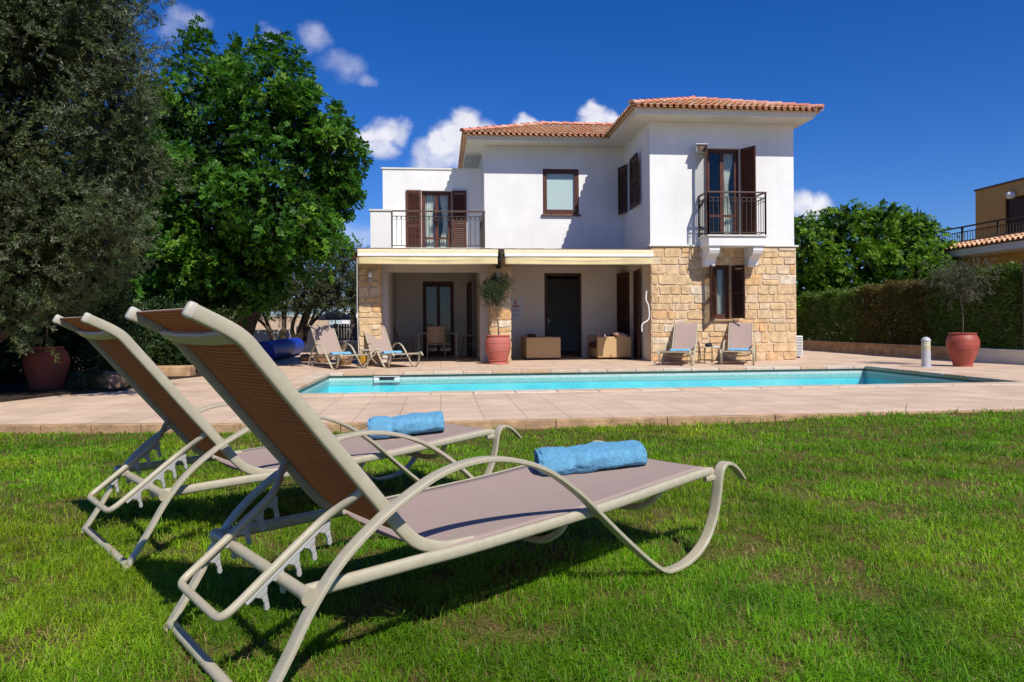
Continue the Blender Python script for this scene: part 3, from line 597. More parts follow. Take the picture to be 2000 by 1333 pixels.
def opening(kind, u0,u1,z0,z1, P, leaves=2, rec=.10, fw=.06, rail=None, curtain=None, blind=False, handle=False, sill=None, sw_=.05):
    mb=MB()
    def bar(a,b,c,d,y0=rec,y1=rec+.07):
        p=[P(a,y0,c),P(b,y1,d)]; mb.box(p[0][0],p[1][0],p[0][1],p[1][1],p[0][2],p[1][2])
    bar(u0,u0+fw,z0,z1); bar(u1-fw,u1,z0,z1); bar(u0+fw,u1-fw,z1-fw,z1); bar(u0+fw,u1-fw,z0,z0+fw)
    w_=(u1-u0-2*fw)/leaves; f2=.05
    for i in range(leaves):
        a=u0+fw+i*w_; b=a+w_
        bar(a,a+f2,z0+fw,z1-fw,rec+.012,rec+.062); bar(b-f2,b,z0+fw,z1-fw,rec+.012,rec+.062); bar(a+f2,b-f2,z1-fw-f2,z1-fw,rec+.012,rec+.062); bar(a+f2,b-f2,z0+fw,z0+fw+f2*1.4,rec+.012,rec+.062)
        if rail: bar(a+f2,b-f2,rail,rail+.06,rec+.012,rec+.062)
    o=vb(mb,kind,MT['wood'])
    mb=MB(); mb.add([P(u0+fw,rec+.035,z0+fw),P(u1-fw,rec+.035,z0+fw),P(u1-fw,rec+.035,z1-fw),P(u0+fw,rec+.035,z1-fw)],[(0,1,2,3)]); vchild(mb,'pane',MT['glass'],o,fix=False)
    if curtain:
        for (ca,cb,tw) in curtain:
            mb=MB(); n=26; vs=[]; rows=14
            for j in range(rows+1):
                f=j/rows; z=z1-fw-.02-(z1-z0-2*fw-.03)*f; g=1-tw*math.sin(PI*min(1,f*1.15))**2 if tw else 1
                for i in range(n+1):
                    u=i/n; vs.append(P(ca+(cb-ca)*(u*g),rec+.16+.025*math.sin(u*26+f*2),z))
            mb.add(vs,[(j*(n+1)+i,j*(n+1)+i+1,(j+1)*(n+1)+i+1,(j+1)*(n+1)+i) for j in range(rows) for i in range(n)]); vchild(mb,'curtain',MT['curtain'],o,smooth=60,fix=False)
    if blind:
        mb=MB(); p=[P(u0+fw,rec+.085,z0+fw),P(u1-fw,rec+.095,z1-fw)]; mb.box(p[0][0],p[1][0],p[0][1],p[1][1],p[0][2],p[1][2]); vchild(mb,'blind',MT['blind'],o)
    if sill:
        mb=MB(); p=[P(u0-sw_,-.07,z0-.05),P(u1+sw_,-.003,z0-.003)]; mb.box(p[0][0],p[1][0],p[0][1],p[1][1],p[0][2],p[1][2]); vchild(mb,'sill',sill,o,bevel=.006)
    return o
# french door over the balcony
opening('balcony_door',*FD,PF(VY),rail=3.62,curtain=[(7.28,7.60,.45)])
shutter((6.77,VY-.02),math.atan2(-.43,-.17),.46,3.10,5.34)
shutter((7.67,VY-.02),math.atan2(-.40,.20),.45,3.10,5.34)
opening('stone_window',*LW,PF(VY-.03),leaves=1,rec=.16,curtain=[(7.12,7.28,0)],sill=MT['kerb'],sw_=.18)
shutter((6.96,VY-.06),math.atan2(-.29,-.27),.34,1.02,2.36,MT['wood_dark']); shutter((7.40,VY-.06),math.atan2(-.34,.16),.40,1.02,2.36,MT['wood_dark'])
opening('blind_window',*BW,PF(MY),leaves=1,rec=.02,blind=True,fw=.075,sill=MT['slate'])
opening('terrace_door',*TD,PF(LY),rail=3.45,curtain=[(-.42,-.10,.35),(.30,.0,.35)])
shutter((-.54,LY-.035),PI,.44,2.92,4.88); shutter((.37,LY-.035),0,.43,2.92,4.88)
opening('side_window',19.2,19.76,4.05,5.42,PL(VX),leaves=1)
shutter((VX-.07,19.19),-PI/2-.05,.82,4.05,5.40,MT['wood_dark']); shutter((VX-.02,19.77),PI/2+.22,.5,4.05,5.40,MT['wood_dark'])
opening('patio_side_door',18.75,19.6,DZ+.02,2.36,PL(VX),leaves=1)
shutter((VX-.03,18.74),-PI/2-.16,.40,DZ+.03,2.34,MT['wood_dark']); shutter((VX-.03,19.61),PI/2+.30,.60,DZ+.03,2.34,MT['wood_dark'])
opening('dining_door',-.53,.42,DZ+.02,2.23,PF(22),leaves=2)
# front door frame, leaf standing open
mb=MB(); a,b=PD_[:2]
mb.box(a,a+.07,MY-.012,MY+.12,DZ,2.36); mb.box(b-.07,b,MY-.012,MY+.12,DZ,2.36); mb.box(a+.07,b-.07,MY-.012,MY+.12,2.28,2.36); fr=vb(mb,'front_door',MT['wood_dark'])
mb=MB(); mb.obox((a+.13,MY+.52,1.12),(.12,1,0),(1,-.12,0),(0,0,1),.42,.022,1.15); vchild(mb,'door_leaf',MT['wood_dark'],fr)
mb=MB(); mb.box(a+.10,a+.20,MY+.04,MY+.06,.98,1.0); mb.box(a+.105,a+.125,MY+.04,MY+.10,.93,1.06); vchild(mb,'door_handle',MT['metal'],fr)
# glazed leaf at the right of the dining room
mb=MB(); d=Vector((.12,-2.3,0)).normalized()
for u in (0,.9): mb.obox(Vector((.84,21.9,1.05))+d*(u+.05),d,(d.y,-d.x,0),(0,0,1),.05,.03,1.1)
mb.obox(Vector((.84,21.9,2.1))+d*.5,d,(d.y,-d.x,0),(0,0,1),.4,.03,.05); mb.obox(Vector((.84,21.9,.05))+d*.5,d,(d.y,-d.x,0),(0,0,1),.4,.03,.1); gl=vb(mb,'sliding_door',MT['wood_dark'])
mb=MB(); q=Vector((.84,21.9,1.05)); u_=Vector((0,0,1)); mb.add([q+d*.9-u_,q+d*.1-u_,q+d*.1+u_,q+d*.9+u_],[(0,3,2,1)]); vchild(mb,'pane',MT['glass'],gl,fix=False)
# balcony
mb=MB(); mb.box(6.56,8.03,16.94,VY-.002,2.80,3.03); bal=vb(mb,'balcony',MT['plaster'],bevel=.01)
mb=MB(); mb.box(6.52,8.07,16.90,VY-.002,3.032,3.07); vchild(mb,'balcony_cap',MT['cream_trim'],bal,bevel=.008)
for x in (6.60,7.72):
    prof=[(VY-.03,2.80),(16.99,2.80),(16.99,2.70),(17.03,2.62),(17.12,2.57),(17.22,2.52),(17.27,2.44),(17.29,2.35),(17.33,2.32),(VY-.03,2.32)]
    mb=MB(); mb.prism([(x,y,z) for y,z in prof],(.26,0,0)); vchild(mb,'bracket',MT['plaster'],bal)
def railing(name, pts, z0, h, parent_label=None):
    """plan polyline pts; square bars with paired scroll rings under the rail"""
    mb=MB(); hr=MB(); up=Vector((0,0,1))
    for (a,b) in zip(pts[:-1],pts[1:]):
        a=Vector((*a,0)); b=Vector((*b,0)); d=(b-a).normalized(); L=(b-a).length; nn=Vector((-d.y,d.x,0))
        hr.obox((a+b)/2+up*(z0+h),d,nn,up,L/2+.02,.026,.018)
        mb.obox((a+b)/2+up*(z0+h-.13),d,nn,up,L/2,.010,.008); mb.obox((a+b)/2+up*(z0+.06),d,nn,up,L/2,.012,.010)
        for p in (a,b): mb.obox(p+up*(z0+h/2),d,nn,up,.017,.017,h/2)
        k=max(2,int(L/.115))
        for i in range(1,k): mb.obox(a+d*(L*i/k)+up*(z0+.06+(h-.19)/2),d,nn,up,.0065,.0065,(h-.19)/2)
        for i in range(k):
            c=a+d*(L*(i+.5)/k)+up*(z0+h-.13-.045); r=L/k*.42
            mb.tube([c+d*(r*math.cos(q))+up*(r*math.sin(q)) for q in [2*PI*s/10 for s in range(11)]],.005,5,caps=False)
    o=vb(mb,name,MT['iron']); vchild(hr,'handrail',MT['iron_brown'],o,bevel=.006); return o
railing('balcony_railing',[(6.56,VY-.02),(6.56,16.95),(8.02,16.95),(8.02,VY-.02)],3.07,1.05)
railing('terrace_railing',[(-1.20,18.32),(1.14,18.32),(1.16,20.28)],2.86,.94)
# lamps, pipes, notice
mb=MB(); mb.box(6.40,6.66,VY-.30,VY-.16,5.18,5.36); mb.box(6.50,6.56,VY-.17,VY-.003,5.24,5.28); mb.box(6.36,6.70,VY-.34,VY-.14,5.36,5.385); fl=vb(mb,'floodlight',MT['metal'],bevel=.01)
mb=MB(); mb.obox((6.53,VY-.305,5.27),(1,0,0),(0,1,0),(0,0,1),.11,.006,.07); vchild(mb,'lens',MT['slate'],fl)
for x,y in ((-1.70,17.79),(1.44,17.84)):
    mb=MB(); mb.lathe([(0,1.98),(.05,1.98),(.055,2.02),(.02,2.06),(0,2.07)],12,(x,y-.09,0)); mb.box(x-.02,x+.02,y-.1,y,2.05,2.09); mb.box(x-.04,x+.04,y-.02,y,1.95,2.15); wl=vb(mb,'wall_lamp',MT['metal'],smooth=40)
    mb=MB(); mb.lathe([(0,2.06),(.045,2.08),(.058,2.14),(.045,2.20),(.02,2.225),(0,2.23)],14,(x,y-.09,0)); vchild(mb,'lamp_globe',MT['white'],wl,smooth=60)
mb=MB(); mb.tube(smoothpath([(5.16,17.52,1.72),(5.14,17.5,1.5),(5.20,17.5,1.35),(5.22,17.5,1.1),(5.18,17.5,.98),(5.04,17.5,.88),(5.03,17.5,.70)],5),.017); vb(mb,'crank_handle',MT['white'],smooth=60)
mb=MB(); mb.box(1.98,2.34,MY-.022,MY-.003,1.05,1.64); nb=vb(mb,'notice_board',MT['paper'])
m1=MB(); m1.box(2.05,2.24,MY-.026,MY-.0225,1.395,1.44); vchild(m1,'red_print',MT['red'],nb)
m1=MB(); m1.box(2.11,2.16,MY-.026,MY-.0225,1.47,1.59); vchild(m1,'red_print',MT['red'],nb)
m1=MB()
for k,z in enumerate((1.33,1.29,1.25,1.19,1.15,1.11)): m1.box(2.03,2.29-.04*(k%3),MY-.026,MY-.0225,z,z+.018)
vchild(m1,'grey_print',MT['grey'],nb)
# ------------------------------------------------------------------ sun loungers (x = along the bed from the rear feet, y = across, z up)
def uvsheet(name, rows, m, parent, thick=.004):
    """rows: list of lists of points (same length); uv = metres across / along"""
    nr,nc=len(rows),len(rows[0]); vs=[Vector(p) for r in rows for p in r]
    me=bpy.data.meshes.new(name); me.from_pydata([tuple(v) for v in vs],[],[(j*nc+i,j*nc+i+1,(j+1)*nc+i+1,(j+1)*nc+i) for j in range(nr-1) for i in range(nc-1)])
    al=[0]; mid=nc//2
    for j in range(1,nr): al.append(al[-1]+(vs[j*nc+mid]-vs[(j-1)*nc+mid]).length)
    uv=me.uv_layers.new(name='uv')
    for l in me.loops: j,i=divmod(l.vertex_index,nc); uv.data[l.index].uv=(vs[l.vertex_index].y, al[j])
    me.polygons.foreach_set('use_smooth',[True]*len(me.polygons)); me.materials.append(m); me.update()
    o=bpy.data.objects.new(name,me); COL.objects.link(o); o.parent=parent
    sd_=o.modifiers.new('thickness','SOLIDIFY'); sd_.thickness=thick; sd_.offset=0; return o
def make_lounger(name, label, group):
    t=thing(name,label,'sun lounger',group=group); fm=MT['frame']
    arm=[(0,0),(.035,.05),(.09,.135),(.157,.246),(.238,.342),(.349,.425),(.436,.472),(.519,.508),(.617,.529),(.72,.530),(.841,.505),(.959,.455),(1.086,.368),(1.184,.283),(1.288,.193),(1.397,.104),(1.49,.035),(1.545,.010),(1.60,.006),(1.669,.014),(1.740,.040),(1.800,.085),(1.846,.155),(1.872,.235),(1.884,.300),(1.898,.338),(1.925,.356),(1.965,.350),(2.012,.322),(2.060,.278)]
    for sg in (-1,1):
        sec=[(a,b) for a,b in oval(.0215,.0080,20,4.5)]
        # two shallow flutes along the band, as on the extrusion
        mb=MB(); P=smoothpath([(x,.35*sg,z) for x,z in arm],4)
        n=len(P); sc=[1-.28*max(0,(i/n-.93)/.07) for i in range(n)]
        mb.sweep(P,sec,(0,1,0),scale=sc); a=mb.build('armrest',fm,t,smooth=35)
        mb=MB(); mb.sweep(smoothpath([(.150,.318*sg,.268),(.453,.318*sg,.271),(.722,.318*sg,.272),(1.243,.318*sg,.290),(1.585,.318*sg,.312),(1.80,.318*sg,.326),(1.868,.318*sg,.328),(1.885,.318*sg,.318)],5),oval(.0140,.0180,16,2.6),(0,1,0))
        mb.sweep([(1.84,.318*sg,.300),(1.878,.335*sg,.305)],oval(.010,.012,8),(0,1,0)); mb.build('seat_rail',fm,t,smooth=40)
        br=[(-.100,.965),(-.022,.925),(.02,.895),(.055,.853),(.125,.766),(.249,.611),(.35,.487),(.405,.418),(.455,.357),(.50,.314),(.555,.288),(.61,.275),(.70,.272)]
        mb=MB(); mb.sweep(smoothpath([(x,.278*sg,z) for x,z in br],5),oval(.0130,.0195,16,3.6),(0,1,0)); b=mb.build('backrest_rail',fm,t,smooth=40)
        mb=MB(); d=Vector((-.078,0,.040)).normalized(); p=Vector((-.098,.278*sg,.964)); mb.sweep([p,p+d*.010,p+d*.016,p+d*.019],oval(.0138,.0206,16,3.4),(0,1,0),scale=[1,1,.93,.72]); mb.build('end_cap',MT['capgrey'],b,smooth=60)
    # slings
    seatc=[(.565,.276),(.62,.283),(.722,.287),(1.0,.296),(1.243,.305),(1.45,.318),(1.65,.331),(1.80,.341),(1.862,.342)]
    rows=[]
    for p in smoothpath([(x,0,z) for x,z in seatc],5):
        k=math.sin(PI*min(1,max(0,(p.x-.565)/1.30)))
        rows.append([(p.x-.03*(1-abs(u))*(1 if p.x<.57 else 0),.305*u,p.z-.016*(1-u*u)*(.35+.65*k)) for u in [i/8-1 for i in range(17)]])
    uvsheet('seat_sling',rows,MT['sling'],t)
    bc=[(-.095,.972),(-.022,.932),(.018,.905),(.052,.865),(.125,.776),(.249,.621),(.35,.497),(.405,.428),(.455,.369),(.50,.327),(.545,.300)]
    rows=[]; pp=smoothpath([(x,0,z) for x,z in bc],5)
    for i,p in enumerate(pp):
        q=pp[min(i+1,len(pp)-1)]-pp[max(i-1,0)]; q.normalize(); nn=Vector((q.z,0,-q.x)); nn=-nn if nn.z<0 else nn; k=math.sin(PI*i/(len(pp)-1))
        rows.append([tuple(p-nn*(.014*(1-u*u)*k)+Vector((0,.268*u,0))) for u in [i_/8-1 for i_ in range(17)]])
    uvsheet('backrest_sling',rows,MT['sling'],t)
    mb=MB(); mb.sweep([(-.012,-.272,.905),(-.014,-.1,.897),(-.014,.1,.897),(-.012,.272,.905)],oval(.024,.011,14,2.6),(.55,0,-.42)); mb.build('headrest_bar',fm,t,smooth=45)
    mb=MB(); mb.tube([(.150,-.347,.262),(.150,-.335,.264),(.149,-.318,.266),(.147,-.29,.267),(.147,.29,.267),(.149,.318,.266),(.150,.335,.264),(.150,.347,.262)],.0165,16,radii=[.022,.0205,.018,.0165,.0165,.018,.0205,.022]); mb.build('rear_crossbar',fm,t,smooth=45)
    mb=MB(); mb.tube([(.014,-.345,.018),(.014,.345,.018)],.0155,12); mb.build('ground_bar',fm,t,smooth=45)
    mb=MB(); mb.tube([(1.868,-.325,.312),(1.868,.325,.312)],.0145,12); mb.build('front_crossbar',fm,t,smooth=45)
    for x,z in ((1.06,.268),(1.56,.296)):
        mb=MB(); mb.tube(smoothpath([(x,-.312,z),(x,-.27,z-.045),(x,-.18,z-.085),(x,0,z-.095),(x,.18,z-.085),(x,.27,z-.045),(x,.312,z)],5),.0125,10); mb.build('seat_crossbar',fm,t,smooth=45)
    # adjustable U frame hooked on the rear crossbar
    U0=Vector((.345,.255,.486)); path=[]
    for sg in (-1,):
        path=[(.347,-.262,.487),(.325,-.245,.462),(.295,-.205,.428),(.262,-.182,.398),(.20,-.176,.351),(.10,-.175,.275),(.035,-.175,.226),(.005,-.170,.205),(-.008,-.150,.197),(-.010,-.10,.196),(-.010,0,.196)]
    path=path+[(x,-y,z) for x,y,z in reversed(path[:-1])]
    mb=MB(); mb.tube(smoothpath(path,6),.0116,14); mb.build('adjuster_frame',fm,t,smooth=45)
    for sg in (-1,1):
        mb=MB(); o=Vector((.265,0,.398)); e=Vector((.045,0,.232)); d=(e-o).normalized(); nn=Vector((-d.z,0,d.x)); nn=nn if nn.z<0 else -nn; L=(e-o).length
        def pt(u,v): q=o+d*u+nn*v; return (q.x,.1815*sg*1.0 - .006,q.z)
        k=5; st=L/k; prof=[]; th=.013
        up=[]; lo=[]
        poly=[(0,.008)]
        for i in range(k):
            a=i*st
            # hooked tooth then a round notch
            poly+=[(a+.002,.030),(a-.012,.058),(a-.006,.064),(a+.002,.060),(a+.013,.040),(a+.019,.026)]
            poly+=[(a+.026,.019),(a+.034,.018),(a+st-.004,.024)] if i<k-1 else []
        poly+=[(L,.022),(L,.008)]
        # teeth as separate convex pieces so the outline stays clean
        def add(pl): mb.prism([pt(u,v) for u,v in pl],(0,.012,0))
        add([(-.012,.008),(L,.008),(L,.017),(-.012,.017)])
        for i in range(k):
            a=i*st+.012
            add([(a-.024,.016),(a+.018,.016),(a+.008,.032),(a-.010,.032)])
            add([(a-.010,.032),(a+.008,.032),(a+.012,.048),(a-.001,.050)]); add([(a-.001,.050),(a+.012,.048),(a+.021,.062),(a+.016,.070),(a+.007,.066)])
        mb.build('notched_bracket',MT['comb'],t,bevel=.0025)
    return t
def place(o,x,y,a,z=0): o.location=(x,y,z); o.rotation_euler=(0,0,a)
GL='taupe sling sun loungers'
proto=make_lounger('sun_lounger','large nearest sun lounger on the lawn, its whole frame in front',GL)
place(proto,-.643,1.993,.604)
def dupl(label,x,y,a,z): c=copy_tree(proto); c['label']=label; place(c,x,y,a,z); return c
dupl('second sun lounger on the grass, partly hidden behind the nearest one',-1.416,3.139,.636,-.004)
def by_front(mx,my,a): c,s=math.cos(a),math.sin(a); return mx-1.6*c, my-1.6*s   # from the middle between the front feet
FAR=[(-2.04,16.25,math.radians(-60),'pool lounger beside the blue cover roll, leaf shadow on its backrest'),
     (-.92,16.55,math.radians(-63),'pool lounger in front of the left stone pillar, near the dining chairs'),
     (5.40,15.95,math.radians(-117),'pool lounger under the stone wall, nearest the wicker sofas'),
     (6.84,15.92,math.radians(-116),'pool lounger under the stone wall, nearest the air conditioner')]
farpos=[]
for mx,my,a,l in FAR:
    x,y=by_front(mx,my,a); dupl(l,x,y,a,DZ); farpos.append((x,y,a))
# ------------------------------------------------------------------ towels
def make_towel(name,label):
    t=thing(name,label,'towel',group='light blue pool towels')
    L,n,m=.44,80,64
    def sect(q,x):
        a=2*PI*q; r=1+.07*math.sin(2*a+x*7+1)+.05*math.sin(3*a-x*11)+.025*math.sin(7*a+x*23)
        y=.086*r*math.copysign(abs(math.cos(a))**.8,math.cos(a)); z=.041*r*math.copysign(abs(math.sin(a))**.8,math.sin(a))
        if z<0: z=max(z,-.039)
        return y,z
    vs=[]
    for i in range(n+1):
        u=i/n; x=-L/2+L*u; e=min(1,min(u,1-u)*16)**.5; k=.86+.14*e
        gro=1-.10*math.exp(-((x+.085)/.022)**2); sw=1+.16*u+.05*math.sin(x*31)
        for j in range(m):
            y,z=sect(j/m,x); vs.append((x+.006*math.sin(j*.37+1)+.004*math.sin(j*1.3),y*k*gro*(1+.05*math.sin(x*19+2))+.010*math.sin(x*9),.040+z*k*gro*(sw if z>0 else 1)))
    fs=[(i*m+j,i*m+(j+1)%m,(i+1)*m+(j+1)%m,(i+1)*m+j) for i in range(n) for j in range(m)]
    fs+=[tuple(range(m-1,-1,-1)),tuple(n*m+j for j in range(m))]
    mb=MB(); mb.add(vs,fs); o=mb.build('towel_roll',MT['towel'],t,smooth=70)
    t2=bpy.data.textures.new('folds','CLOUDS'); t2.noise_scale=.06; d=o.modifiers.new('folds','DISPLACE'); d.texture=t2; d.strength=.010; d.mid_level=.5
    tx=bpy.data.textures.new('terry','CLOUDS'); tx.noise_scale=.007; d=o.modifiers.new('pile','DISPLACE'); d.texture=tx; d.strength=.0045
    # spiral of the rolled edge at both ends
    for sg in (-1,1):
        mb=MB(); sp=[]
        for q in range(40):
            a=q/40*2*PI*1.9+.4; r=1-.36*q/40
            sp.append((sg*(L/2+.002),.076*r*math.copysign(abs(math.cos(a))**.8,math.cos(a)),.040+.034*r*math.copysign(abs(math.sin(a))**.8,math.sin(a))))
        mb.tube(sp,.0055,6); mb.build('rolled_edge',MT['towel'],t,smooth=60)
    return t
tw=make_towel('folded_towel','blue towel on the seat of the nearest lounger on the lawn')
def seat_pt(x0,y0,a,lx,ly): c,s=math.cos(a),math.sin(a); return x0+lx*c-ly*s, y0+lx*s+ly*c
x,y=seat_pt(-.643,1.993,.604,1.60,.085); tw.location=(x,y,.312); tw.rotation_euler=(.02,-.035,.02); tw.scale=(1,1.06,1.22)
c=copy_tree(tw); c['label']='blue towel on the seat of the second lounger, further back on the lawn'; x,y=seat_pt(-1.416,3.139,.636,1.53,.01); c.location=(x,y,.309); c.rotation_euler=(0,-.05,.03); c.scale=(.92,1.08,1.35)
for (x0,y0,a),l in zip(farpos,('blue towel on the pool lounger beside the blue cover roll','blue towel on the lounger in front of the left stone pillar','blue towel on the stone wall lounger nearest the sofas','blue towel on the stone wall lounger nearest the air conditioner')):
    c=copy_tree(tw); c['label']=l; x,y=seat_pt(x0,y0,a,1.12,0); c.location=(x,y,DZ+.286); c.rotation_euler=(0,0,a+PI/2); c.scale=(1,1.2,.9)
# ------------------------------------------------------------------ small furniture on the deck
def side_table(name,label,x,y,rz,folding):
    t=thing(name,label,'side table',(x,y,DZ),rz); h=.40
    mb=MB(); mb.box(-.22,.22,-.22,.22,h-.018,h); mb.build('table_top',MT['frame'],t,bevel=.006)
    if folding:
        for yy in (-.17,.17):
            for sg in (-1,1):
                mb=MB(); mb.tube([(-.19*sg,yy+.012*sg,.004),(.17*sg,yy+.012*sg,h-.02)],.010,8); mb.build('leg',MT['frame'],t)
        mb=MB(); mb.tube([(-.19,-.18,.02),(-.19,.18,.02)],.009,8); mb.build('stretcher',MT['frame'],t); mb=MB(); mb.tube([(.19,-.18,.02),(.19,.18,.02)],.009,8); mb.build('stretcher',MT['frame'],t)
    else:
        for sx_ in (-.17,.17):
            for sy_ in (-.17,.17):
                mb=MB(); mb.tube([(sx_*1.05,sy_*1.05,.003),(sx_*.97,sy_*.97,h-.016)],.011,8); mb.build('leg',MT['iron_brown'],t)
        for sy_ in (-.17,.17):
            mb=MB(); mb.tube([(-.17,sy_,.09),(.17,sy_,.09)],.008,8); mb.build('stretcher',MT['iron_brown'],t)
    return t
side_table('folding_table','small crossed leg folding table between the two left loungers',-1.64,17.0,.25,True)
side_table('square_table','small square metal table between the stone wall loungers',6.34,16.45,.05,False)
t=thing('cap','black sun cap with a white front lying on the square table','cap',(6.34,16.42,DZ+.401),2.6)
mb=MB(); mb.lathe([(.085,0),(.09,.02),(.082,.055),(.055,.082),(.02,.092),(0,.093)],20); mb.build('crown',MT['black'],t,smooth=60)
mb=MB(); mb.prism([(.07+.09*math.cos(a)*.95,.085*math.sin(a),.004) for a in [PI*k/10-PI/2 for k in range(11)]],(0,0,.006)); mb.build('peak',MT['white'],t)
t=tag(None or MB() and thing('magazine','white folded magazine beside the black cap','magazine',(6.47,16.36,DZ+.401),.4))
mb=MB(); mb.box(-.09,.09,-.06,.06,0,.006); mb.box(-.085,.09,-.06,.055,.0065,.012); mb.build('pages',MT['white'],t)
# dining set in the shade of the patio
def dining_chair(name,label,x,y,rz):
    t=thing(name,label,'dining chair',(x,y,DZ),rz,'tan mesh dining chairs on the patio'); m=MT['dchair']
    for sg in (-1,1):
        mb=MB(); mb.tube(smoothpath([(.27,.24*sg,0),(.24,.24*sg,.22),(.215,.24*sg,.42)],4),.014,8); mb.build('leg',m,t,smooth=50)
        mb=MB(); mb.tube(smoothpath([(-.30,.24*sg,0),(-.20,.24*sg,.25),(-.19,.23*sg,.45),(-.24,.225*sg,.70),(-.31,.22*sg,.92)],4),.014,8); mb.build('rear_leg',m,t,smooth=50)
        mb=MB(); mb.tube(smoothpath([(.215,.25*sg,.42),(.21,.26*sg,.60),(.15,.265*sg,.645),(-.05,.265*sg,.645),(-.235,.235*sg,.66)],4),.013,8); mb.build('armrest',m,t,smooth=50)
    mb=MB(); n=8
    mb.add([(-.20+.43*i/n,-.225+.45*j,.43-.02*math.sin(PI*i/n)) for i in range(n+1) for j in (0,1)],[(2*i,2*i+1,2*i+3,2*i+2) for i in range(n)]); o=mb.build('seat',m,t,smooth=60); o.modifiers.new('s','SOLIDIFY').thickness=.02
    mb=MB(); mb.add([(-.195-.125*(i/n)**1.5,-.215+.43*j,.45+.48*i/n) for i in range(n+1) for j in (0,1)],[(2*i,2*i+1,2*i+3,2*i+2) for i in range(n)]); o=mb.build('backrest',m,t,smooth=60); o.modifiers.new('s','SOLIDIFY').thickness=.02
    return t
d0=dining_chair('dining_chair','tan dining chair with its back to the pool, nearest the pool',-.12,20.0,PI/2)
for x,y,a,l in ((.86,20.75,PI-.1,'dining chair at the right end of the patio table, seen from the side'),(-1.0,20.9,.1,'shaded dining chair at the left end of the patio table')):
    c=copy_tree(d0); c['label']=l; place(c,x,y,a,DZ)
t=thing('dining_table','patio dining table with a thin pale top in the left bay','table',(-.08,20.95,DZ))
mb=MB(); mb.box(-.62,.62,-.42,.42,.70,.73); mb.build('table_top',MT['frame'],t,bevel=.006)
for sx_ in (-.54,.54):
    for sy_ in (-.34,.34): mb=MB(); mb.box(sx_-.025,sx_+.025,sy_-.025,sy_+.025,0,.699); mb.build('leg',MT['frame'],t)
# wicker sofas facing each other, only their woven ends towards the pool
def sofa(name,label,x,y,face):
    t=thing(name,label,'sofa',(x,y,DZ),0,'wicker sofas on the patio'); w_,l_=.93,1.35
    for yy in (0,l_-.13): mb=MB(); mb.box(0,w_,yy,yy+.13,.05,.61); mb.build('wicker_arm',MT['wicker'],t,bevel=.02)
    bx=(w_-.16,w_) if face<0 else (0,.16)
    mb=MB(); mb.box(bx[0],bx[1],.132,l_-.132,.05,.61); mb.build('wicker_back',MT['wicker'],t,bevel=.015)
    sx=(0,w_-.163) if face<0 else (.163,w_)
    mb=MB(); mb.box(sx[0],sx[1],.132,l_-.132,.05,.30); mb.build('wicker_base',MT['wicker'],t,bevel=.015)
    mb=MB(); mb.box(sx[0]+.01,sx[1],.14,l_-.14,.302,.44); mb.build('seat_cushion',MT['cush_dark'],t,bevel=.04)
    mb=MB(); b0=(bx[0]-.14,bx[0]-.003) if face<0 else (bx[1]+.003,bx[1]+.14); mb.box(b0[0],b0[1],.145,l_-.145,.442,.70); mb.build('back_cushion',MT['cush_dark'],t,bevel=.05)
    for a in (.05,w_-.1):
        for b in (.03,l_-.08): mb=MB(); mb.box(a,a+.05,b,b+.05,0,.049); mb.build('foot',MT['wood_dark'],t)
    return t
sofa('wicker_sofa','honey wicker sofa left of the open front door',2.29,19.0,1)
sofa('wicker_sofa','honey wicker sofa right of the open front door, pink cushion on it',4.20,18.85,-1)
def cushion(label,x,y,z,rx,rz):
    mb=MB(); n=12; vs=[]
    for s_ in (1,-1):
        for i in range(n+1):
            for j in range(n+1):
                u,v=i/n*2-1,j/n*2-1; vs.append((.2*u*(1-.06*v*v),.2*v*(1-.06*u*u),s_*.07*((1-u**4)*(1-v**4))**.6))
    q=(n+1)**2; fs=[(i*(n+1)+j,i*(n+1)+j+1,(i+1)*(n+1)+j+1,(i+1)*(n+1)+j) for i in range(n) for j in range(n)]
    mb.add(vs,fs+[tuple(k+q for k in reversed(f)) for f in fs]); o=mb.build('cushion',MT['cush'],smooth=60); o.location=(x,y,z); o.rotation_euler=(rx,.2,rz); tag(o,label,'cushion')
cushion('pink patterned cushion leaning on the right sofa seat',4.42,19.2,DZ+.56,1.1,.8)
cushion('small pink cushion lying on the arm top of the right sofa',4.85,18.98,DZ+.655,.1,.2)
# ------------------------------------------------------------------ pots
def pot(name,label,x,y,z,prof,m,rings=()):
    t=thing(name,label,'pot',(x,y,z))
    mb=MB(); P=smoothpath([(r,0,h) for r,h in prof],4); mb.lathe([(p.x,p.z) for p in P],48)
    o=mb.build('pot_body',m,t,smooth=50)
    for r,h,k in rings: mb=MB(); mb.lathe([(r+k*math.cos(a),h+k*math.sin(a)) for a in [2*PI*q/8 for q in range(9)]],40); mb.build('raised_band',m,t,smooth=60)
    rim=prof[-1]; mb=MB(); mb.lathe([(rim[0]-.01,rim[1]-.05),(0,rim[1]-.045)],32); mb.build('soil',MT['soil'],t)
    return t
pot('glazed_pot','pink red pot with raised pattern before the middle stone pillar',1.40,17.42,DZ,[(0,0),(.235,0),(.24,.03),(.225,.07),(.235,.12),(.275,.24),(.305,.36),(.315,.48),(.305,.58),(.28,.645),(.265,.66),(.285,.675),(.29,.70),(.27,.705),(.25,.69),(.25,.64)],MT['pot_pink'],[(.245,.095,.012),(.312,.52,.008),(.296,.32,.008)])
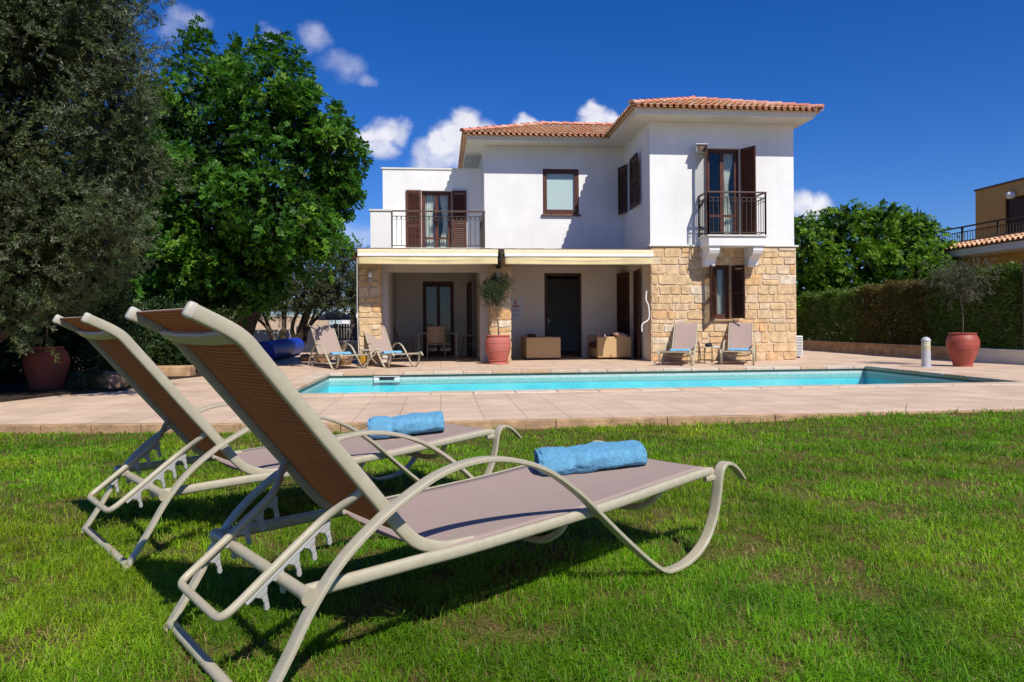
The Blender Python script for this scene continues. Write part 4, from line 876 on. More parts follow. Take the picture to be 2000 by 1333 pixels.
_v=pot('terracotta_urn','broad red terracotta urn by the low wall on the right',11.12,14.25,DZ,[(0,0),(.205,0),(.21,.02),(.235,.10),(.295,.24),(.35,.40),(.365,.50),(.345,.60),(.30,.67),(.285,.685),(.305,.70),(.31,.715),(.285,.72),(.265,.70),(.26,.64)],MT['pot_red'],[(.352,.40,.007),(.357,.56,.007)]); _v.scale=(.86,.86,1)
_u=pot('shaded_urn','terracotta urn coloured dark for the deep tree shade on the left',-6.06,11.70,DZ,[(0,0),(.25,0),(.26,.02),(.29,.12),(.345,.28),(.385,.44),(.385,.54),(.35,.63),(.29,.69),(.275,.70),(.29,.715),(.295,.73),(.27,.735),(.25,.70),(.25,.66)],MT['pot_shade'],[(.392,.48,.008)]); _u.scale=(.8,.8,.93)
t=thing('yellow_pot','small yellow glazed planter at the foot of the left pillar','pot',(-1.86,17.62,DZ)); mb=MB(); mb.lathe([(0,0),(.11,0),(.14,.1),(.155,.22),(.16,.235),(.14,.235),(.125,.18),(0,.18)],24); mb.build('pot_body',MT['yellow'],t,smooth=50)
t=thing('round_pot','round brown pot beside the yellow planter','pot',(-2.35,17.9,DZ)); mb=MB(); mb.lathe([(0,0),(.12,0),(.20,.10),(.21,.2),(.16,.29),(.14,.30),(.12,.27),(0,.25)],28); mb.build('pot_body',MT['rock'],t,smooth=50)
# ------------------------------------------------------------------ deck things
t=thing('pool_cover_roll','long rolled blue pool cover lying beside the deck','pool cover',(-4.62,19.3,DZ),.03)
mb=MB(); rr=random.Random(3); n=40; P=[(0,5.0*i/n,.285) for i in range(n+1)]; mb.tube(P,.27,30,radii=[.272+.006*math.sin(i*1.3)+.004*rr.random() for i in range(n+1)]); mb.build('rolled_cover',MT['blue'],t,smooth=40)
mb=MB(); mb.tube([(0,-.08,.285),(0,5.08,.285)],.05,12); mb.build('roller_tube',MT['metal'],t,smooth=50)
t=thing('bollard_light','grey bollard garden light standing by the pool','bollard',(10.26,14.22,DZ))
mb=MB(); mb.lathe([(0,0),(.13,0),(.13,.012),(.088,.016),(.088,.36)],20); mb.build('post',MT['metal'],t,smooth=40)
mb=MB(); mb.lathe([(.082,.36),(.084,.37),(.084,.545),(.08,.55)],20); mb.build('lens',MT['lightglass'],t,smooth=40)
mb=MB(); mb.lathe([(.092,.548),(.094,.575),(.06,.625),(0,.645)],20)
for z in (.405,.45,.50): mb.lathe([(.085,z),(.091,z),(.091,z+.008),(.085,z+.008)],20)
mb.build('cap',MT['metal'],t,smooth=40)
t=thing('air_conditioner','white air conditioner unit at the corner of the stone wing','air conditioner',(9.34,18.3,DZ))
mb=MB(); mb.box(0,.34,0,.85,.06,.60); mb.build('casing',MT['white'],t,bevel=.015)
mb=MB(); mb.box(.03,.31,-.008,-.001,.10,.56); mb.build('backing',MT['black'],t)
mb=MB()
for k in range(11): mb.box(.04,.30,-.02,-.0085,.115+k*.04,.135+k*.04)
mb.build('grille',MT['white'],t)
for y in (.1,.7): mb=MB(); mb.box(.03,.31,y,y+.05,0,.059); mb.build('foot',MT['metal'],t)
# ------------------------------------------------------------------ foliage
cb_,sb_=math.cos(YAW),math.sin(YAW)
def at(px,py,D):      # a point of the photo at depth D, as a place in the garden
    x=(px-1000)/1395.27*D; return np.array([x*cb_+D*sb_, -x*sb_+D*cb_, HEYE+(631.8-py)/1395.27*D+.007*x])
def rotmats(z, rng, roll=True):
    """random frames whose local z points along z (n,3)"""
    z=z/np.linalg.norm(z,axis=1,keepdims=True); r=rng.normal(size=z.shape); x=np.cross(r,z); x/=np.linalg.norm(x,axis=1,keepdims=True); y=np.cross(z,x)
    return np.stack([x,y,z],-1)
def leafquads(base,dirs,nrm,L,W):
    """diamond leaves folded along the midrib -> (n,4,3)"""
    side=np.cross(dirs,nrm); side/=np.linalg.norm(side,axis=1,keepdims=True)+1e-9
    L=np.asarray(L)[:,None]; W=np.asarray(W)[:,None]
    mid=base+dirs*L*.45+nrm*W*.10
    return np.stack([base, mid-side*W*.5, base+dirs*L-nrm*W*.12, mid+side*W*.5],1)
def proto_carob(rng):
    out=[]
    for k in range(5):
        az=2*PI*k/5+rng.uniform(-.4,.4); el=rng.uniform(.25,.9); d=np.array([math.cos(az)*math.cos(el),math.sin(az)*math.cos(el),math.sin(el)])
        Lr=rng.uniform(.13,.20); s=np.cross(d,[0,0,1]); s/=np.linalg.norm(s); up=np.cross(s,d)
        for j in range(4):
            p=d*Lr*(.3+.7*(j+.5)/4)-np.array([0,0,.03])*((j/4)**2)
            for sg in (-1,1):
                dd=s*sg*.86+d*.5+up*rng.uniform(-.1,.25); dd/=np.linalg.norm(dd); nn=up+rng.normal(size=3)*.3; nn-=dd*nn.dot(dd); nn/=np.linalg.norm(nn)
                out.append((p,dd,nn,rng.uniform(.05,.066),rng.uniform(.036,.046)))
    return out
def proto_olive(rng):
    out=[]
    for k in range(2):
        c=rng.normal(size=3)*.25; Ls=rng.uniform(.28,.42); d0=np.array([c[0],c[1],1.0]); d0/=np.linalg.norm(d0); nl=11
        for j in range(nl):
            u=(j+.6)/nl; p=d0*Ls*u+np.array([0,0,-.10*u*u])
            a=j*2.4+rng.uniform(-.5,.5)
            for sg in (0,PI):
                dd=np.array([math.cos(a+sg)*.72,math.sin(a+sg)*.72,.55])+rng.normal(size=3)*.15; dd/=np.linalg.norm(dd); nn=np.cross(dd,rng.normal(size=3)); nn/=np.linalg.norm(nn)
                out.append((p,dd,nn,rng.uniform(.042,.062),rng.uniform(.011,.015)))
    return out
def proto_shrub(rng):
    out=[]
    for k in range(16):
        az=k*2.4; el=rng.uniform(.05,1.3); dd=np.array([math.cos(az)*math.cos(el),math.sin(az)*math.cos(el),math.sin(el)]); nn=np.cross(dd,rng.normal(size=3)); nn/=np.linalg.norm(nn)
        out.append((dd*rng.uniform(.0,.09)+rng.normal(size=3)*.02,dd,nn,rng.uniform(.05,.085),rng.uniform(.022,.034)))
    return out
def protoarr(fn,seed):
    rng=np.random.default_rng(seed); P=fn(rng); b,d,n,L,W=[np.array(x) for x in zip(*P)]; return leafquads(b,d,n,L,W).reshape(-1,3)
PROTO={k:[protoarr(f,s) for s in range(6)] for k,f in (('carob',proto_carob),('olive',proto_olive),('shrub',proto_shrub))}
def foliage(name,kind,pos,axis,scale,cols,m,parent,seed=0,inner=None,colfn=None,lum=.35):
    """sprays of leaves at pos (n,3) growing along axis"""
    rng=np.random.default_rng(seed); n=len(pos); Rm=rotmats(axis,rng); ch=rng.integers(0,6,n); Vs=[]; Cs=[]
    cols=np.array(cols)
    for k in range(6):
        i=np.where(ch==k)[0]
        if not len(i): continue
        pr=PROTO[kind][k]; v=np.einsum('nij,mj->nmi',Rm[i],pr)*scale[i][:,None,None]+pos[i][:,None,:]
        nl=len(pr)//4
        base=cols[rng.integers(0,len(cols),len(i))]
        if colfn is not None: base=colfn(pos[i],base)
        c=base[:,None,:]*(1+lum*rng.normal(size=(len(i),nl,1)).clip(-2,2)*.5)
        Vs.append(v.reshape(-1,3)); Cs.append(np.repeat(c,4,axis=1).reshape(-1,3))
    if inner is not None:  # big leaves coloured dark to paint the shade inside crowns and hedges
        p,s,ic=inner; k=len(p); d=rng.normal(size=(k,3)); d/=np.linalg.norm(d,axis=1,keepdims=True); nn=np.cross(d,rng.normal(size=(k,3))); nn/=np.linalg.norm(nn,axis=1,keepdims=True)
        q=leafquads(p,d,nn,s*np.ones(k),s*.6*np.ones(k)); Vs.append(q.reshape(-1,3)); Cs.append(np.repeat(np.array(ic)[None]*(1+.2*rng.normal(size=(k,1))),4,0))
    V=np.concatenate(Vs); Cc=np.clip(np.concatenate(Cs),.004,.9); Q=np.arange(len(V)).reshape(-1,4)
    return np_mesh(name,V,Q,m,Cc,parent)
def blobs(lst,rng,per,flat=.85,up=.5,outer=(.45,1.06)):
    """lst rows: centre(3), radius -> positions and outward axes on uneven shells"""
    P=[];A=[]
    for c,r in lst:
        n=max(8,int(per*r*r)); d=rng.normal(size=(n,3)); d/=np.linalg.norm(d,axis=1,keepdims=True)
        lump=1+.26*np.sin(d[:,0]*5+c[0]*3)*np.sin(d[:,1]*6+c[1])+.16*np.sin(d[:,2]*7+c[2]*5)
        rad=r*lump*(outer[0]+(outer[1]-outer[0])*rng.random(n)**.45)
        P.append(np.array(c)+d*rad[:,None]*np.array([1,1,flat])); A.append(d+np.array([0,0,up])+rng.normal(size=(n,3))*.35)
    return np.concatenate(P),np.concatenate(A)
def clump(lst,seed,k,f):
    rng=np.random.default_rng(seed); out=[]
    for c,r in lst:
        for i in range(k):
            d=rng.normal(size=3); d/=np.linalg.norm(d); out.append((np.array(c)+d*r*rng.uniform(.62,.95),r*f*rng.uniform(.7,1.3)))
    return out
def innerpts(lst,rng,per,f=.75):
    P=[]
    for c,r in lst:
        n=int(per*r*r); d=rng.normal(size=(n,3)); d/=np.linalg.norm(d,axis=1,keepdims=True); P.append(np.array(c)+d*(r*f*rng.random((n,1))**.4))
    return np.concatenate(P)
def limbs(mb,base,targets,r0,rng,k=7):
    base=np.array(base,float)
    for tg in targets:
        tg=np.array(tg); mid=base+(tg-base)*.45; mid[2]=base[2]+(tg[2]-base[2])*.55; mid+=rng.normal(size=3)*.12
        q=base+(mid-base)*.5+rng.normal(size=3)*.08
        mb.tube(smoothpath([base,q,mid,tg],5),1,k,radii=[r0*(1-.82*i/15) for i in range(16)])
LM_C=leafmat('carob_leaf',.32,.5,.22); LM_O=leafmat('olive_leaf',.18,.5,.3,(1.1,1.15,.7)); LM_S=leafmat('shrub_leaf',.3,.45,.3); 
def tree(name,label,cat,kind,bl,per,cols,m,base,r0,scale=1.0,seed=0,group=None,inn=None,flat=.9,up=.5,sprigs=None,nlimb=10,outer=(.45,1.06),cl=None):
    rng=np.random.default_rng(seed); t=thing(name,label,cat,group=group); t.location=base; B=np.array(base)
    P,A=blobs(clump(bl,seed,*cl) if cl else bl,rng,per,flat,up,(.25,1.12) if cl else outer)
    if sprigs is not None: P=np.concatenate([P,sprigs[0]]); A=np.concatenate([A,sprigs[1]])
    S=scale*rng.uniform(.75,1.25,len(P))
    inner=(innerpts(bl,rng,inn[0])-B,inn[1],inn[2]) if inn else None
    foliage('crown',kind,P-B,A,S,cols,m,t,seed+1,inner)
    mb=MB(); ids=rng.choice(len(bl),min(nlimb,len(bl)),replace=False); limbs(mb,(0,0,-.05),[np.array(bl[i][0])-B for i in ids],r0,rng); mb.build('trunk',MT['bark'],t,smooth=60); return t
def PB(rows,D,jit,seed):
    rng=np.random.default_rng(seed); return [(at(px,py,D+rng.uniform(-jit,jit)+(dz[0] if dz else 0)), r*D/1395.27) for (px,py,r,*dz) in rows]
# big olive at the left edge
OL=PB([(60,40,160),(180,30,95),(215,125,75),(100,190,165),(225,225,85),(278,325,48),(210,330,82),(60,370,150),(180,405,85),(240,398,46),(100,470,115),(15,510,110),(195,465,65),(-90,200,180),(-70,400,170),(0,-70,180),(150,-60,130),(215,40,60),(-190,300,200),(-170,100,190),(60,560,70,.6),(150,540,60,.8),(-40,520,110),(110,530,85,1.2),(30,590,60,1.0),(150,480,110,1.6)],9.6,.8,1)
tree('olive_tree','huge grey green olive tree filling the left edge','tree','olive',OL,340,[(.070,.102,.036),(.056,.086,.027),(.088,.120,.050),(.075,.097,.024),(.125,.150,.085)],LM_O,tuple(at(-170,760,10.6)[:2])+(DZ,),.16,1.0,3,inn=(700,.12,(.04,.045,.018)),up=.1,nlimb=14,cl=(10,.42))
# carob with sprays standing out of the top
CA=PB([(480,300,160),(395,228,100),(312,222,50),(520,192,86),(602,250,64),(616,335,80),(650,280,48),(560,415,112),(420,400,125),(480,490,105),(385,520,85),(606,440,52),(330,330,100),(300,440,110),(250,545,110),(360,590,60),(440,570,60),(530,510,58),(450,162,44),(580,178,32),(660,360,40),(270,270,70),(640,400,45),(400,520,80,.2),(480,545,70,.2),(545,480,72,.2),(350,590,60,.2),(385,590,60,.2),(340,480,80,.2)],17,1.2,2)
def sprigpts(rows,D,rng):
    P=[];A=[]
    for x0,y0,x1,y1,w,n in rows:
        for k in range(n):
            u=rng.random(); p=at(x0+(x1-x0)*u+rng.normal()*w*(.25+.75*u),y0+(y1-y0)*u,D+rng.normal()*.18); P.append(p); q=at(x0,y0,D)-at(x1,y1,D); A.append(q/np.linalg.norm(q)*.8+rng.normal(size=3)*.5)
    return np.array(P),np.array(A)
rg=np.random.default_rng(9)
SP=sprigpts([(352,60,362,150,12,16),(500,60,498,140,12,18),(560,60,552,140,12,16),(625,165,600,220,12,16),(665,195,640,250,12,18),(715,300,676,350,11,16),(700,370,660,410,12,14),(690,410,645,430,12,14),(410,60,408,140,12,16),(382,34,388,150,17,34),(462,66,466,150,15,26),(538,68,528,150,17,30),(578,92,566,170,13,22),(606,122,588,190,13,20),(330,110,345,170,14,14),(684,232,654,320,11,24),(705,275,670,340,11,22),(650,226,628,300,12,18),(430,105,430,150,12,12),(700,330,660,380,12,14),(285,150,300,190,14,10)],17,rg)
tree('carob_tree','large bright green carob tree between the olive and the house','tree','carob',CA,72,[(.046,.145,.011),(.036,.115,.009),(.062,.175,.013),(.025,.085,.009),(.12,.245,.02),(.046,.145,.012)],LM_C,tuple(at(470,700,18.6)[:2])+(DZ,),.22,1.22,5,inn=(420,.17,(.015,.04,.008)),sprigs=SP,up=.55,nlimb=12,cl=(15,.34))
# small olives far behind, left of the villa
for k,(rows,D,bx,lab) in enumerate(([[(640,535,60),(672,500,34),(600,560,50),(665,568,40),(625,580,34)],27,572,'small olive tree with a forked trunk beyond the blue roll'],[[(545,555,60),(500,570,46),(560,585,32),(470,590,30)],29,553,'dark low olive tree with a thick trunk beyond the blue roll'],[[(690,560,38),(700,530,30),(690,590,30)],31,700,'pale olive tree just behind the left corner of the villa'],[[(430,585,46),(470,560,45)],26,486,'low branching olive tree left of the blue roll'])):
    b=at(bx,668,D); tree('small_olive_tree',lab,'tree','olive',PB(rows,D,.6,20+k),170,[(.07,.085,.03),(.055,.075,.022),(.09,.10,.045)],LM_O,(b[0],b[1],-.3),.15,1.6,30+k,'small olive trees behind the house',inn=(160,.25,(.03,.04,.014)),up=.2,nlimb=6)
# dark planting on the left
shr=[('broad dark shrub behind the shaded urn',[(40,600,85),(120,620,75),(0,680,65),(60,680,60)],13.2,'shrub'),('dark shrub right of the shaded urn',[(200,620,85),(165,690,45),(235,690,45)],13.0,'shrub'),('dense dark shrub under the carob tree',[(300,640,75),(350,680,50),(280,700,38),(400,650,60)],15.0,'shrub'),('dark bush behind the lounger backrests under the carob',[(385,650,45),(370,600,70),(350,690,40)],17.5,'shrub'),('dark bush at the far left edge of the photo',[(-60,620,100),(-40,700,60),(-150,640,100)],12.5,'shrub')]
for k,(lab,rows,D,kind) in enumerate(shr):
    b=at(rows[0][0],740,D); tree('shrub',lab,'shrub',kind,PB(rows,D,.5,40+k),420,[(.025,.06,.014),(.035,.075,.02),(.02,.045,.012),(.06,.075,.02)],LM_S,(b[0],b[1],DZ),.05,1.1,50+k,'dark shrubs on the left',inn=(500,.12,(.015,.035,.01)),nlimb=6)
for k,(rows,D,lab) in enumerate(([[(60,420,200),(-120,480,220),(60,600,120),(180,560,130)],24,'tall dark tree behind the left olive'],[[(260,480,150),(340,560,110),(250,600,100),(160,640,80)],23,'tall dark tree behind the carob'],[[(420,560,80),(470,520,70),(380,620,70)],26,'dark bushy tree behind the right half of the carob'])):
    b=at(rows[0][0],690,D); tree('background_tree',lab,'tree','carob',PB(rows,D,.8,60+k),45,[(.03,.09,.015),(.025,.07,.012),(.04,.10,.02)],LM_C,(b[0],b[1],-.3),.25,1.9,70+k,'dark trees behind the left garden',inn=(60,.4,(.015,.04,.01)),nlimb=5)
# bushy tree right of the villa, behind the hedge
RT=PB([(1590,491,55),(1650,473,62),(1715,473,62),(1780,491,62),(1832,526,42),(1600,556,65),(1680,551,78),(1760,556,78),(1835,571,45),(1722,436,30),(1575,456,35),(1665,436,30),(1560,531,45),(1800,451,30),(1620,451,32),(1760,451,36),(1560,601,50),(1640,611,50),(1850,611,50),(1850,511,25)],27,1.3,3)
b=at(1700,690,27); tree('pistachio_tree','broad bright green bushy tree right of the villa','tree','carob',RT,105,[(.10,.22,.014),(.13,.26,.018),(.07,.165,.012),(.17,.29,.025)],LM_C,(b[0],b[1],-.3),.3,1.0,80,inn=(110,.4,(.02,.06,.01)),up=.8,nlimb=8,cl=(13,.36))
# hedge along the right boundary
def hedge(name,label,x0,x1,y0,y1,z0,z1,n,cols,seed,colfn=None,grp='clipped hedge on the right'):
    rng=np.random.default_rng(seed); t=thing(name,label,'hedge',((x0+x1)/2,(y0+y1)/2,z0),group=grp); O=np.array(t.location)
    L=y1-y0; nf=int(n*.62); y=y0+L*rng.random(n); z=z0+(z1-z0)*rng.random(n); top=np.arange(n)>nf
    ze=z1+.16*(fbm(y*1.5,y*.3+seed,5)-.5)*2
    z=np.where(top,ze-.12*rng.random(n),z0+(ze-z0)*rng.random(n)); bulge=.16*(fbm(y*1.8,z*1.8,8)-.5)*2
    x=np.where(top,x0+(x1-x0)*rng.random(n),x0+.30*rng.random(n)**1.5-bulge)
    ax=np.where(top[:,None],np.array([[0,0,1.]]),np.array([[-1.,0,.35]]))+rng.normal(size=(n,3))*.45
    k=int(n*.5); ip=np.stack([x0+.25+(x1-x0-.4)*rng.random(k),y0+L*rng.random(k),z0+(z1-z0-.1)*rng.random(k)],-1)
    foliage('leaves','shrub',np.stack([x,y,z],-1)-O,ax,rng.uniform(.8,1.3,n),cols,LM_S,t,seed+1,(ip-O,.17,(.02,.04,.012)),colfn=colfn)
    mb=MB(); rr=random.Random(seed); y=y0+.3
    while y<y1:
        p=Vector(((x0+x1)/2,y,z0))-Vector(O); mb.tube([p-Vector((0,0,.25)),p+Vector((rr.uniform(-.1,.1),rr.uniform(-.2,.2),.8)),p+Vector((rr.uniform(-.25,.2),rr.uniform(-.3,.3),1.6))],1,6,radii=[.03,.02,.008]); y+=rr.uniform(.5,.8)
    mb.build('stems',MT['bark'],t)
GRN=[(.075,.135,.02),(.10,.17,.026),(.055,.10,.016),(.13,.19,.034)]
hedge('hedge','green hedge behind the broad urn at the right edge',13.0,14.1,14.0,17.9,.15,2.12,2600,GRN,90)
hedge('hedge','brown tinged middle stretch of hedge above the low wall',13.0,14.1,17.9,21.2,.15,1.92,2300,[(.11,.085,.025),(.085,.06,.02),(.13,.11,.03),(.07,.085,.02),(.15,.13,.035)],92)
hedge('hedge','dark green far stretch of hedge beside the stone wing',13.0,14.1,21.2,27,.15,1.85,3000,GRN,94)
# low boundary walls
for y0,y1,m,lab in ((14.0,16.35,'plaster','low pale rendered wall behind the broad urn'),(16.35,27,'kerb','long low tan stone wall under the hedge')):
    mb=MB(); mb.box(12.72,12.96,y0,y1-.004,-.3,.22); t=mb.build('low_wall',MT['cream_trim' if m=='plaster' else m],bevel=.01); tag(t,lab,'wall')
    mb=MB(); mb.box(12.69,12.99,y0,y1-.006,.222,.262); mb.build('wall_cap',MT['kerb' if m=='kerb' else 'cream_trim'],t,bevel=.008)
mb=MB(); mb.box(12.90,12.98,14.60,14.68,-.06,2.2); mb.lathe([(.06,2.2),(.06,2.23),(0,2.27)],12,(12.94,14.64,0)); tag(mb.build('fence_post',MT['iron']),'dark slim fence post at the right edge','post')
mb=MB(); mb.box(-6.6,-4.75,14.15,14.5,-.1,.16); tag(mb.build('planter_wall',MT['kerb'],bevel=.03),'low brown stone planter edge under the carob','wall')
# potted standard olives
def standard(label,x,y,z0,zc,r,n,cols,seed,lean=0,trunk=.018,sc=.55):
    t=thing('potted_olive',label,'tree',(x,y,z0),group='standard olives in pots'); rng=np.random.default_rng(seed)
    bl=[(np.array([lean,0,zc-z0])+rng.normal(size=3)*r*.33,r*rng.uniform(.5,.72)) for _ in range(9)]
    P,A=blobs(bl,rng,n/9/(r*r*.38),.95,.2,(.3,1.12)); foliage('crown','olive',P,A,sc*rng.uniform(.7,1.3,len(P)),cols,LM_O,t,seed+1,(innerpts(bl,rng,400)*1.0,.06,(.025,.04,.012)))
    mb=MB(); mb.tube(smoothpath([(0,0,-.03),(lean*.3+.012,0,(zc-z0)*.3),(lean*.5-.012,0,(zc-z0)*.6),(lean,0,zc-z0)],5),1,8,radii=[trunk*(1-.5*i/15) for i in range(16)]); limbs(mb,(lean*.8,0,(zc-z0)*.75),[b[0] for b in bl],trunk*.6,rng,5); mb.build('trunk',MT['bark'],t,smooth=60)
standard('round clipped olive growing in the pink red pot',1.42,17.42,DZ+.66,1.70,.34,2100,[(.055,.085,.028),(.075,.105,.04),(.04,.065,.02)],100,-.09,.018,.30)
standard('thin grey olive growing in the broad urn',11.12,14.25,DZ+.67,1.76,.50,330,[(.085,.085,.05),(.07,.075,.04),(.11,.105,.07)],102,0,.016,.6)
standard('shaded slim olive growing in the dark urn',-6.06,11.70,DZ+.69,2.1,.45,300,[(.04,.055,.02),(.05,.06,.025)],104)
# rocks and low plants in the bed
def rock(label,x,y,z,r,sd_):
    bm=bmesh.new(); bmesh.ops.create_icosphere(bm,subdivisions=3,radius=1); rr=random.Random(sd_); k=[rr.uniform(-1,1) for _ in range(12)]
    for v in bm.verts:
        c=v.co; s_=1+.16*math.sin(c.x*3+k[0]*3)+.14*math.sin(c.y*4+k[1]*3)*math.cos(c.z*3+k[2])+.08*math.sin(c.x*9+c.z*7+k[3]); v.co=Vector((c.x*r*1.15,c.y*r*.9,c.z*r*.95))*s_
    me=bpy.data.meshes.new('rock'); bm.to_mesh(me); bm.free(); me.materials.append(MT['rock']); me.polygons.foreach_set('use_smooth',[True]*len(me.polygons)); me.set_sharp_from_angle(angle=.6)
    o=bpy.data.objects.new('rock',me); COL.objects.link(o); o.location=(x,y,z); tag(o,label,'rock',group='rocks in the bed')
rock('large upright orange rock on the edge of the bed',-5.12,11.75,.06,.19,1); rock('small flat orange rock between the urn and the large rock',-5.62,12.0,.02,.10,2); rock('low pale rock beside the shaded urn',-5.55,12.6,.0,.13,3)
_p=at(597,686,19.4); rock('small pale rock at the right end of the blue roll',_p[0],_p[1],.03,.12,4); rock('brown boulder behind the left loungers',-3.1,19.3,.08,.22,6)
for k,(x,y) in enumerate(((-5.45,11.5),(-5.30,11.62))):
    rng=np.random.default_rng(120+k); t=thing('bed_plant',('low dark leafy plant left of the large rock','small leafy plant touching the large rock')[k],'plant',(x,y,-.03)); P,A=blobs([(np.array([0,0,.12]),.15)],rng,2200); foliage('leaves','shrub',P,A,rng.uniform(.4,.7,len(P)),[(.03,.06,.02),(.05,.05,.03)],LM_S,t,130+k)
# ------------------------------------------------------------------ left background beyond the garden
def bwall(name,label,px0,px1,pt,pb,D,m,th=.3,cap=True):
    a=at(px0,pt,D); b=at(px1,pt,D); mb=MB(); d=np.array([b[0]-a[0],b[1]-a[1],0]); nrm=np.array([-d[1],d[0],0]); nrm=nrm/np.linalg.norm(nrm)*th
    zb=at(px0,pb,D)[2]; mb.prism([(a[0],a[1],zb),(b[0],b[1],zb),(b[0]+nrm[0],b[1]+nrm[1],zb),(a[0]+nrm[0],a[1]+nrm[1],zb)],(0,0,a[2]-zb)); o=mb.build(name,MT[m]); tag(o,label,'wall')
    if cap: mb=MB(); mb.prism([(a[0]-nrm[0]*.1,a[1]-nrm[1]*.1,a[2]+.002),(b[0]-nrm[0]*.1,b[1]-nrm[1]*.1,a[2]+.002),(b[0]+nrm[0]*1.1,b[1]+nrm[1]*1.1,a[2]+.002),(a[0]+nrm[0]*1.1,a[1]+nrm[1]*1.1,a[2]+.002)],(0,0,.06)); mb.build('wall_cap',MT['cream_trim'],o)
bwall('garden_wall','pale sunlit garden wall seen between the far trunks',455,565,640,680,31,'plaster'); bwall('garden_wall','taller pinkish terrace wall behind the pale garden wall',440,640,612,650,36,'coping')
bwall('garden_wall','white rendered wall right of the forked olive trunk',578,628,634,685,29,'plaster')
bwall('stone_base','low pale stone base under the grey slatted fence',640,705,664,690,28,'coping')
t=thing('slat_fence','grey weathered slatted fence beside the left stone pillar','fence'); a=at(645,628,28.3); b=at(712,628,28.3); t.location=(a[0],a[1],0); zt=a[2]; zb=at(645,668,28.3)[2]; d=Vector((b[0]-a[0],b[1]-a[1],0)); L=d.length; d.normalize()
MT['greywood']=mat('grey_wood',(.12,.11,.115),.9,.2,8); mb=MB(); k=int(L/.11)
for i in range(k): mb.obox(d*(i*.11+.05)+Vector((0,0,(zt+zb)/2)),d,(-d.y,d.x,0),(0,0,1),.045,.012,(zt-zb)/2-.02*(i%3==0))
mb.build('slats',MT['greywood'],t); mb=MB(); mb.obox(d*(L/2)+Vector((0,0,zt-.15)),d,(-d.y,d.x,0),(0,0,1),L/2,.03,.03); mb.obox(d*(L/2)+Vector((0,0,zb+.2)),d,(-d.y,d.x,0),(0,0,1),L/2,.03,.03); o=mb.build('rail',MT['greywood'],t); o.location=tuple(Vector((-d.y,d.x,0))*.045)
c=at(655,608,33); t=thing('parasol','dark navy parasol beyond the slatted fence','parasol',(c[0],c[1],-.3)); h=c[2]+.3
mb=MB(); mb.lathe([(0,h+.15),(.15,h+.12),(1.0,h-.22),(1.0,h-.30),(.97,h-.23),(.1,h+.08)],8); mb.build('canopy',MT['shade_fab'],t); mb=MB(); mb.tube([(0,0,0),(0,0,h+.12)],.025,8); mb.build('pole',MT['metal'],t)
bwall('far_house_wall','pale house wall glimpsed over the slatted fence',668,720,604,640,45,'plaster',.5)
# ------------------------------------------------------------------ neighbour's ochre house
nb=thing('ochre_house','ochre neighbouring house with a roof terrace on the right','house',(21,24,-.3)); NO=Vector((21,24,-.3))
def nbp(mb,name,m,p=None,**k):
    o=mb.build(name,m,**k); o.parent=p or nb; 
    if not p: o.matrix_parent_inverse=Matrix.Translation(-NO)
    return o
NX=19.3
def aX(px,py,X):   # photo point on the plane x = X
    dx,dy=px-1000,py-631.8; u=cr*dx-sr*dy; v=sr*dx+cr*dy; d=R0*(u/1395.27)+F-UP*(v/1395.27); t_=X/d.x; return d.y*t_, HEYE+d.z*t_
UX=NX+1.6
y1,zt1=aX(1905,373,UX); y0,_=aX(2080,340,UX); _,zt=aX(1960,361,UX)
yl1,zl=aX(1868,484,NX-.5); zl=aX(1940,470,NX-.5)[1]
mb=MB(); mb.box(NX,NX+9,y0-6,y1+2.5,-.3,zl-.1); nbp(mb,'lower_wall',MT['ochre'])
mb=MB(); wallgrid(mb,y0-6,y1,zl+.0,zt,[(aX(1995,400,UX)[0]-1.3,aX(1963,400,UX)[0],zl+.3,aX(1963,389,UX)[1])],PL(UX),.25); mb.box(UX+.25,UX+7,y1-.25,y1,zl,zt); mb.box(UX+.25,UX+7,y0-6,y1-.25,zt-.3,zt-.05); nbp(mb,'upper_wall',MT['ochre'])
mb=MB(); mb.box(UX-.04,UX+7,y0-6,y1+.04,zt+.002,zt+.07); nbp(mb,'parapet_cap',MT['slate'])
mb=MB(); a_,b_=aX(1995,400,UX)[0]-1.3,aX(1963,400,UX)[0]; zd1=aX(1963,389,UX)[1]; mb.box(UX+.08,UX+.14,a_,b_,zl+.3,zd1)
for k in range(3): q=a_+(b_-a_)*k/2; mb.box(UX+.04,UX+.078,q-.05 if k else q,q+.05 if k<2 else q,zl+.3,zd1)
nbp(mb,'terrace_door',MT['wood_dark'])
mb=MB(); mb.lathe([(0,0),(.10,.02),(.15,.10),(.15,.17),(.10,.25),(0,.27)],16,(UX-.12,aX(1980,381,UX)[0],aX(1980,384,UX)[1]-.1)); mb.box(UX-.06,UX-.003,aX(1980,381,UX)[0]-.05,aX(1980,381,UX)[0]+.05,aX(1980,384,UX)[1]-.05,aX(1980,384,UX)[1]+.05); nbp(mb,'globe_lamp',MT['white'],smooth=60)
mb=MB(); mb.box(NX-.35,UX-.01,y0-6,y1+3.4,zl-.09,zl+.12); nbp(mb,'terrace_slab',MT['ochre'])
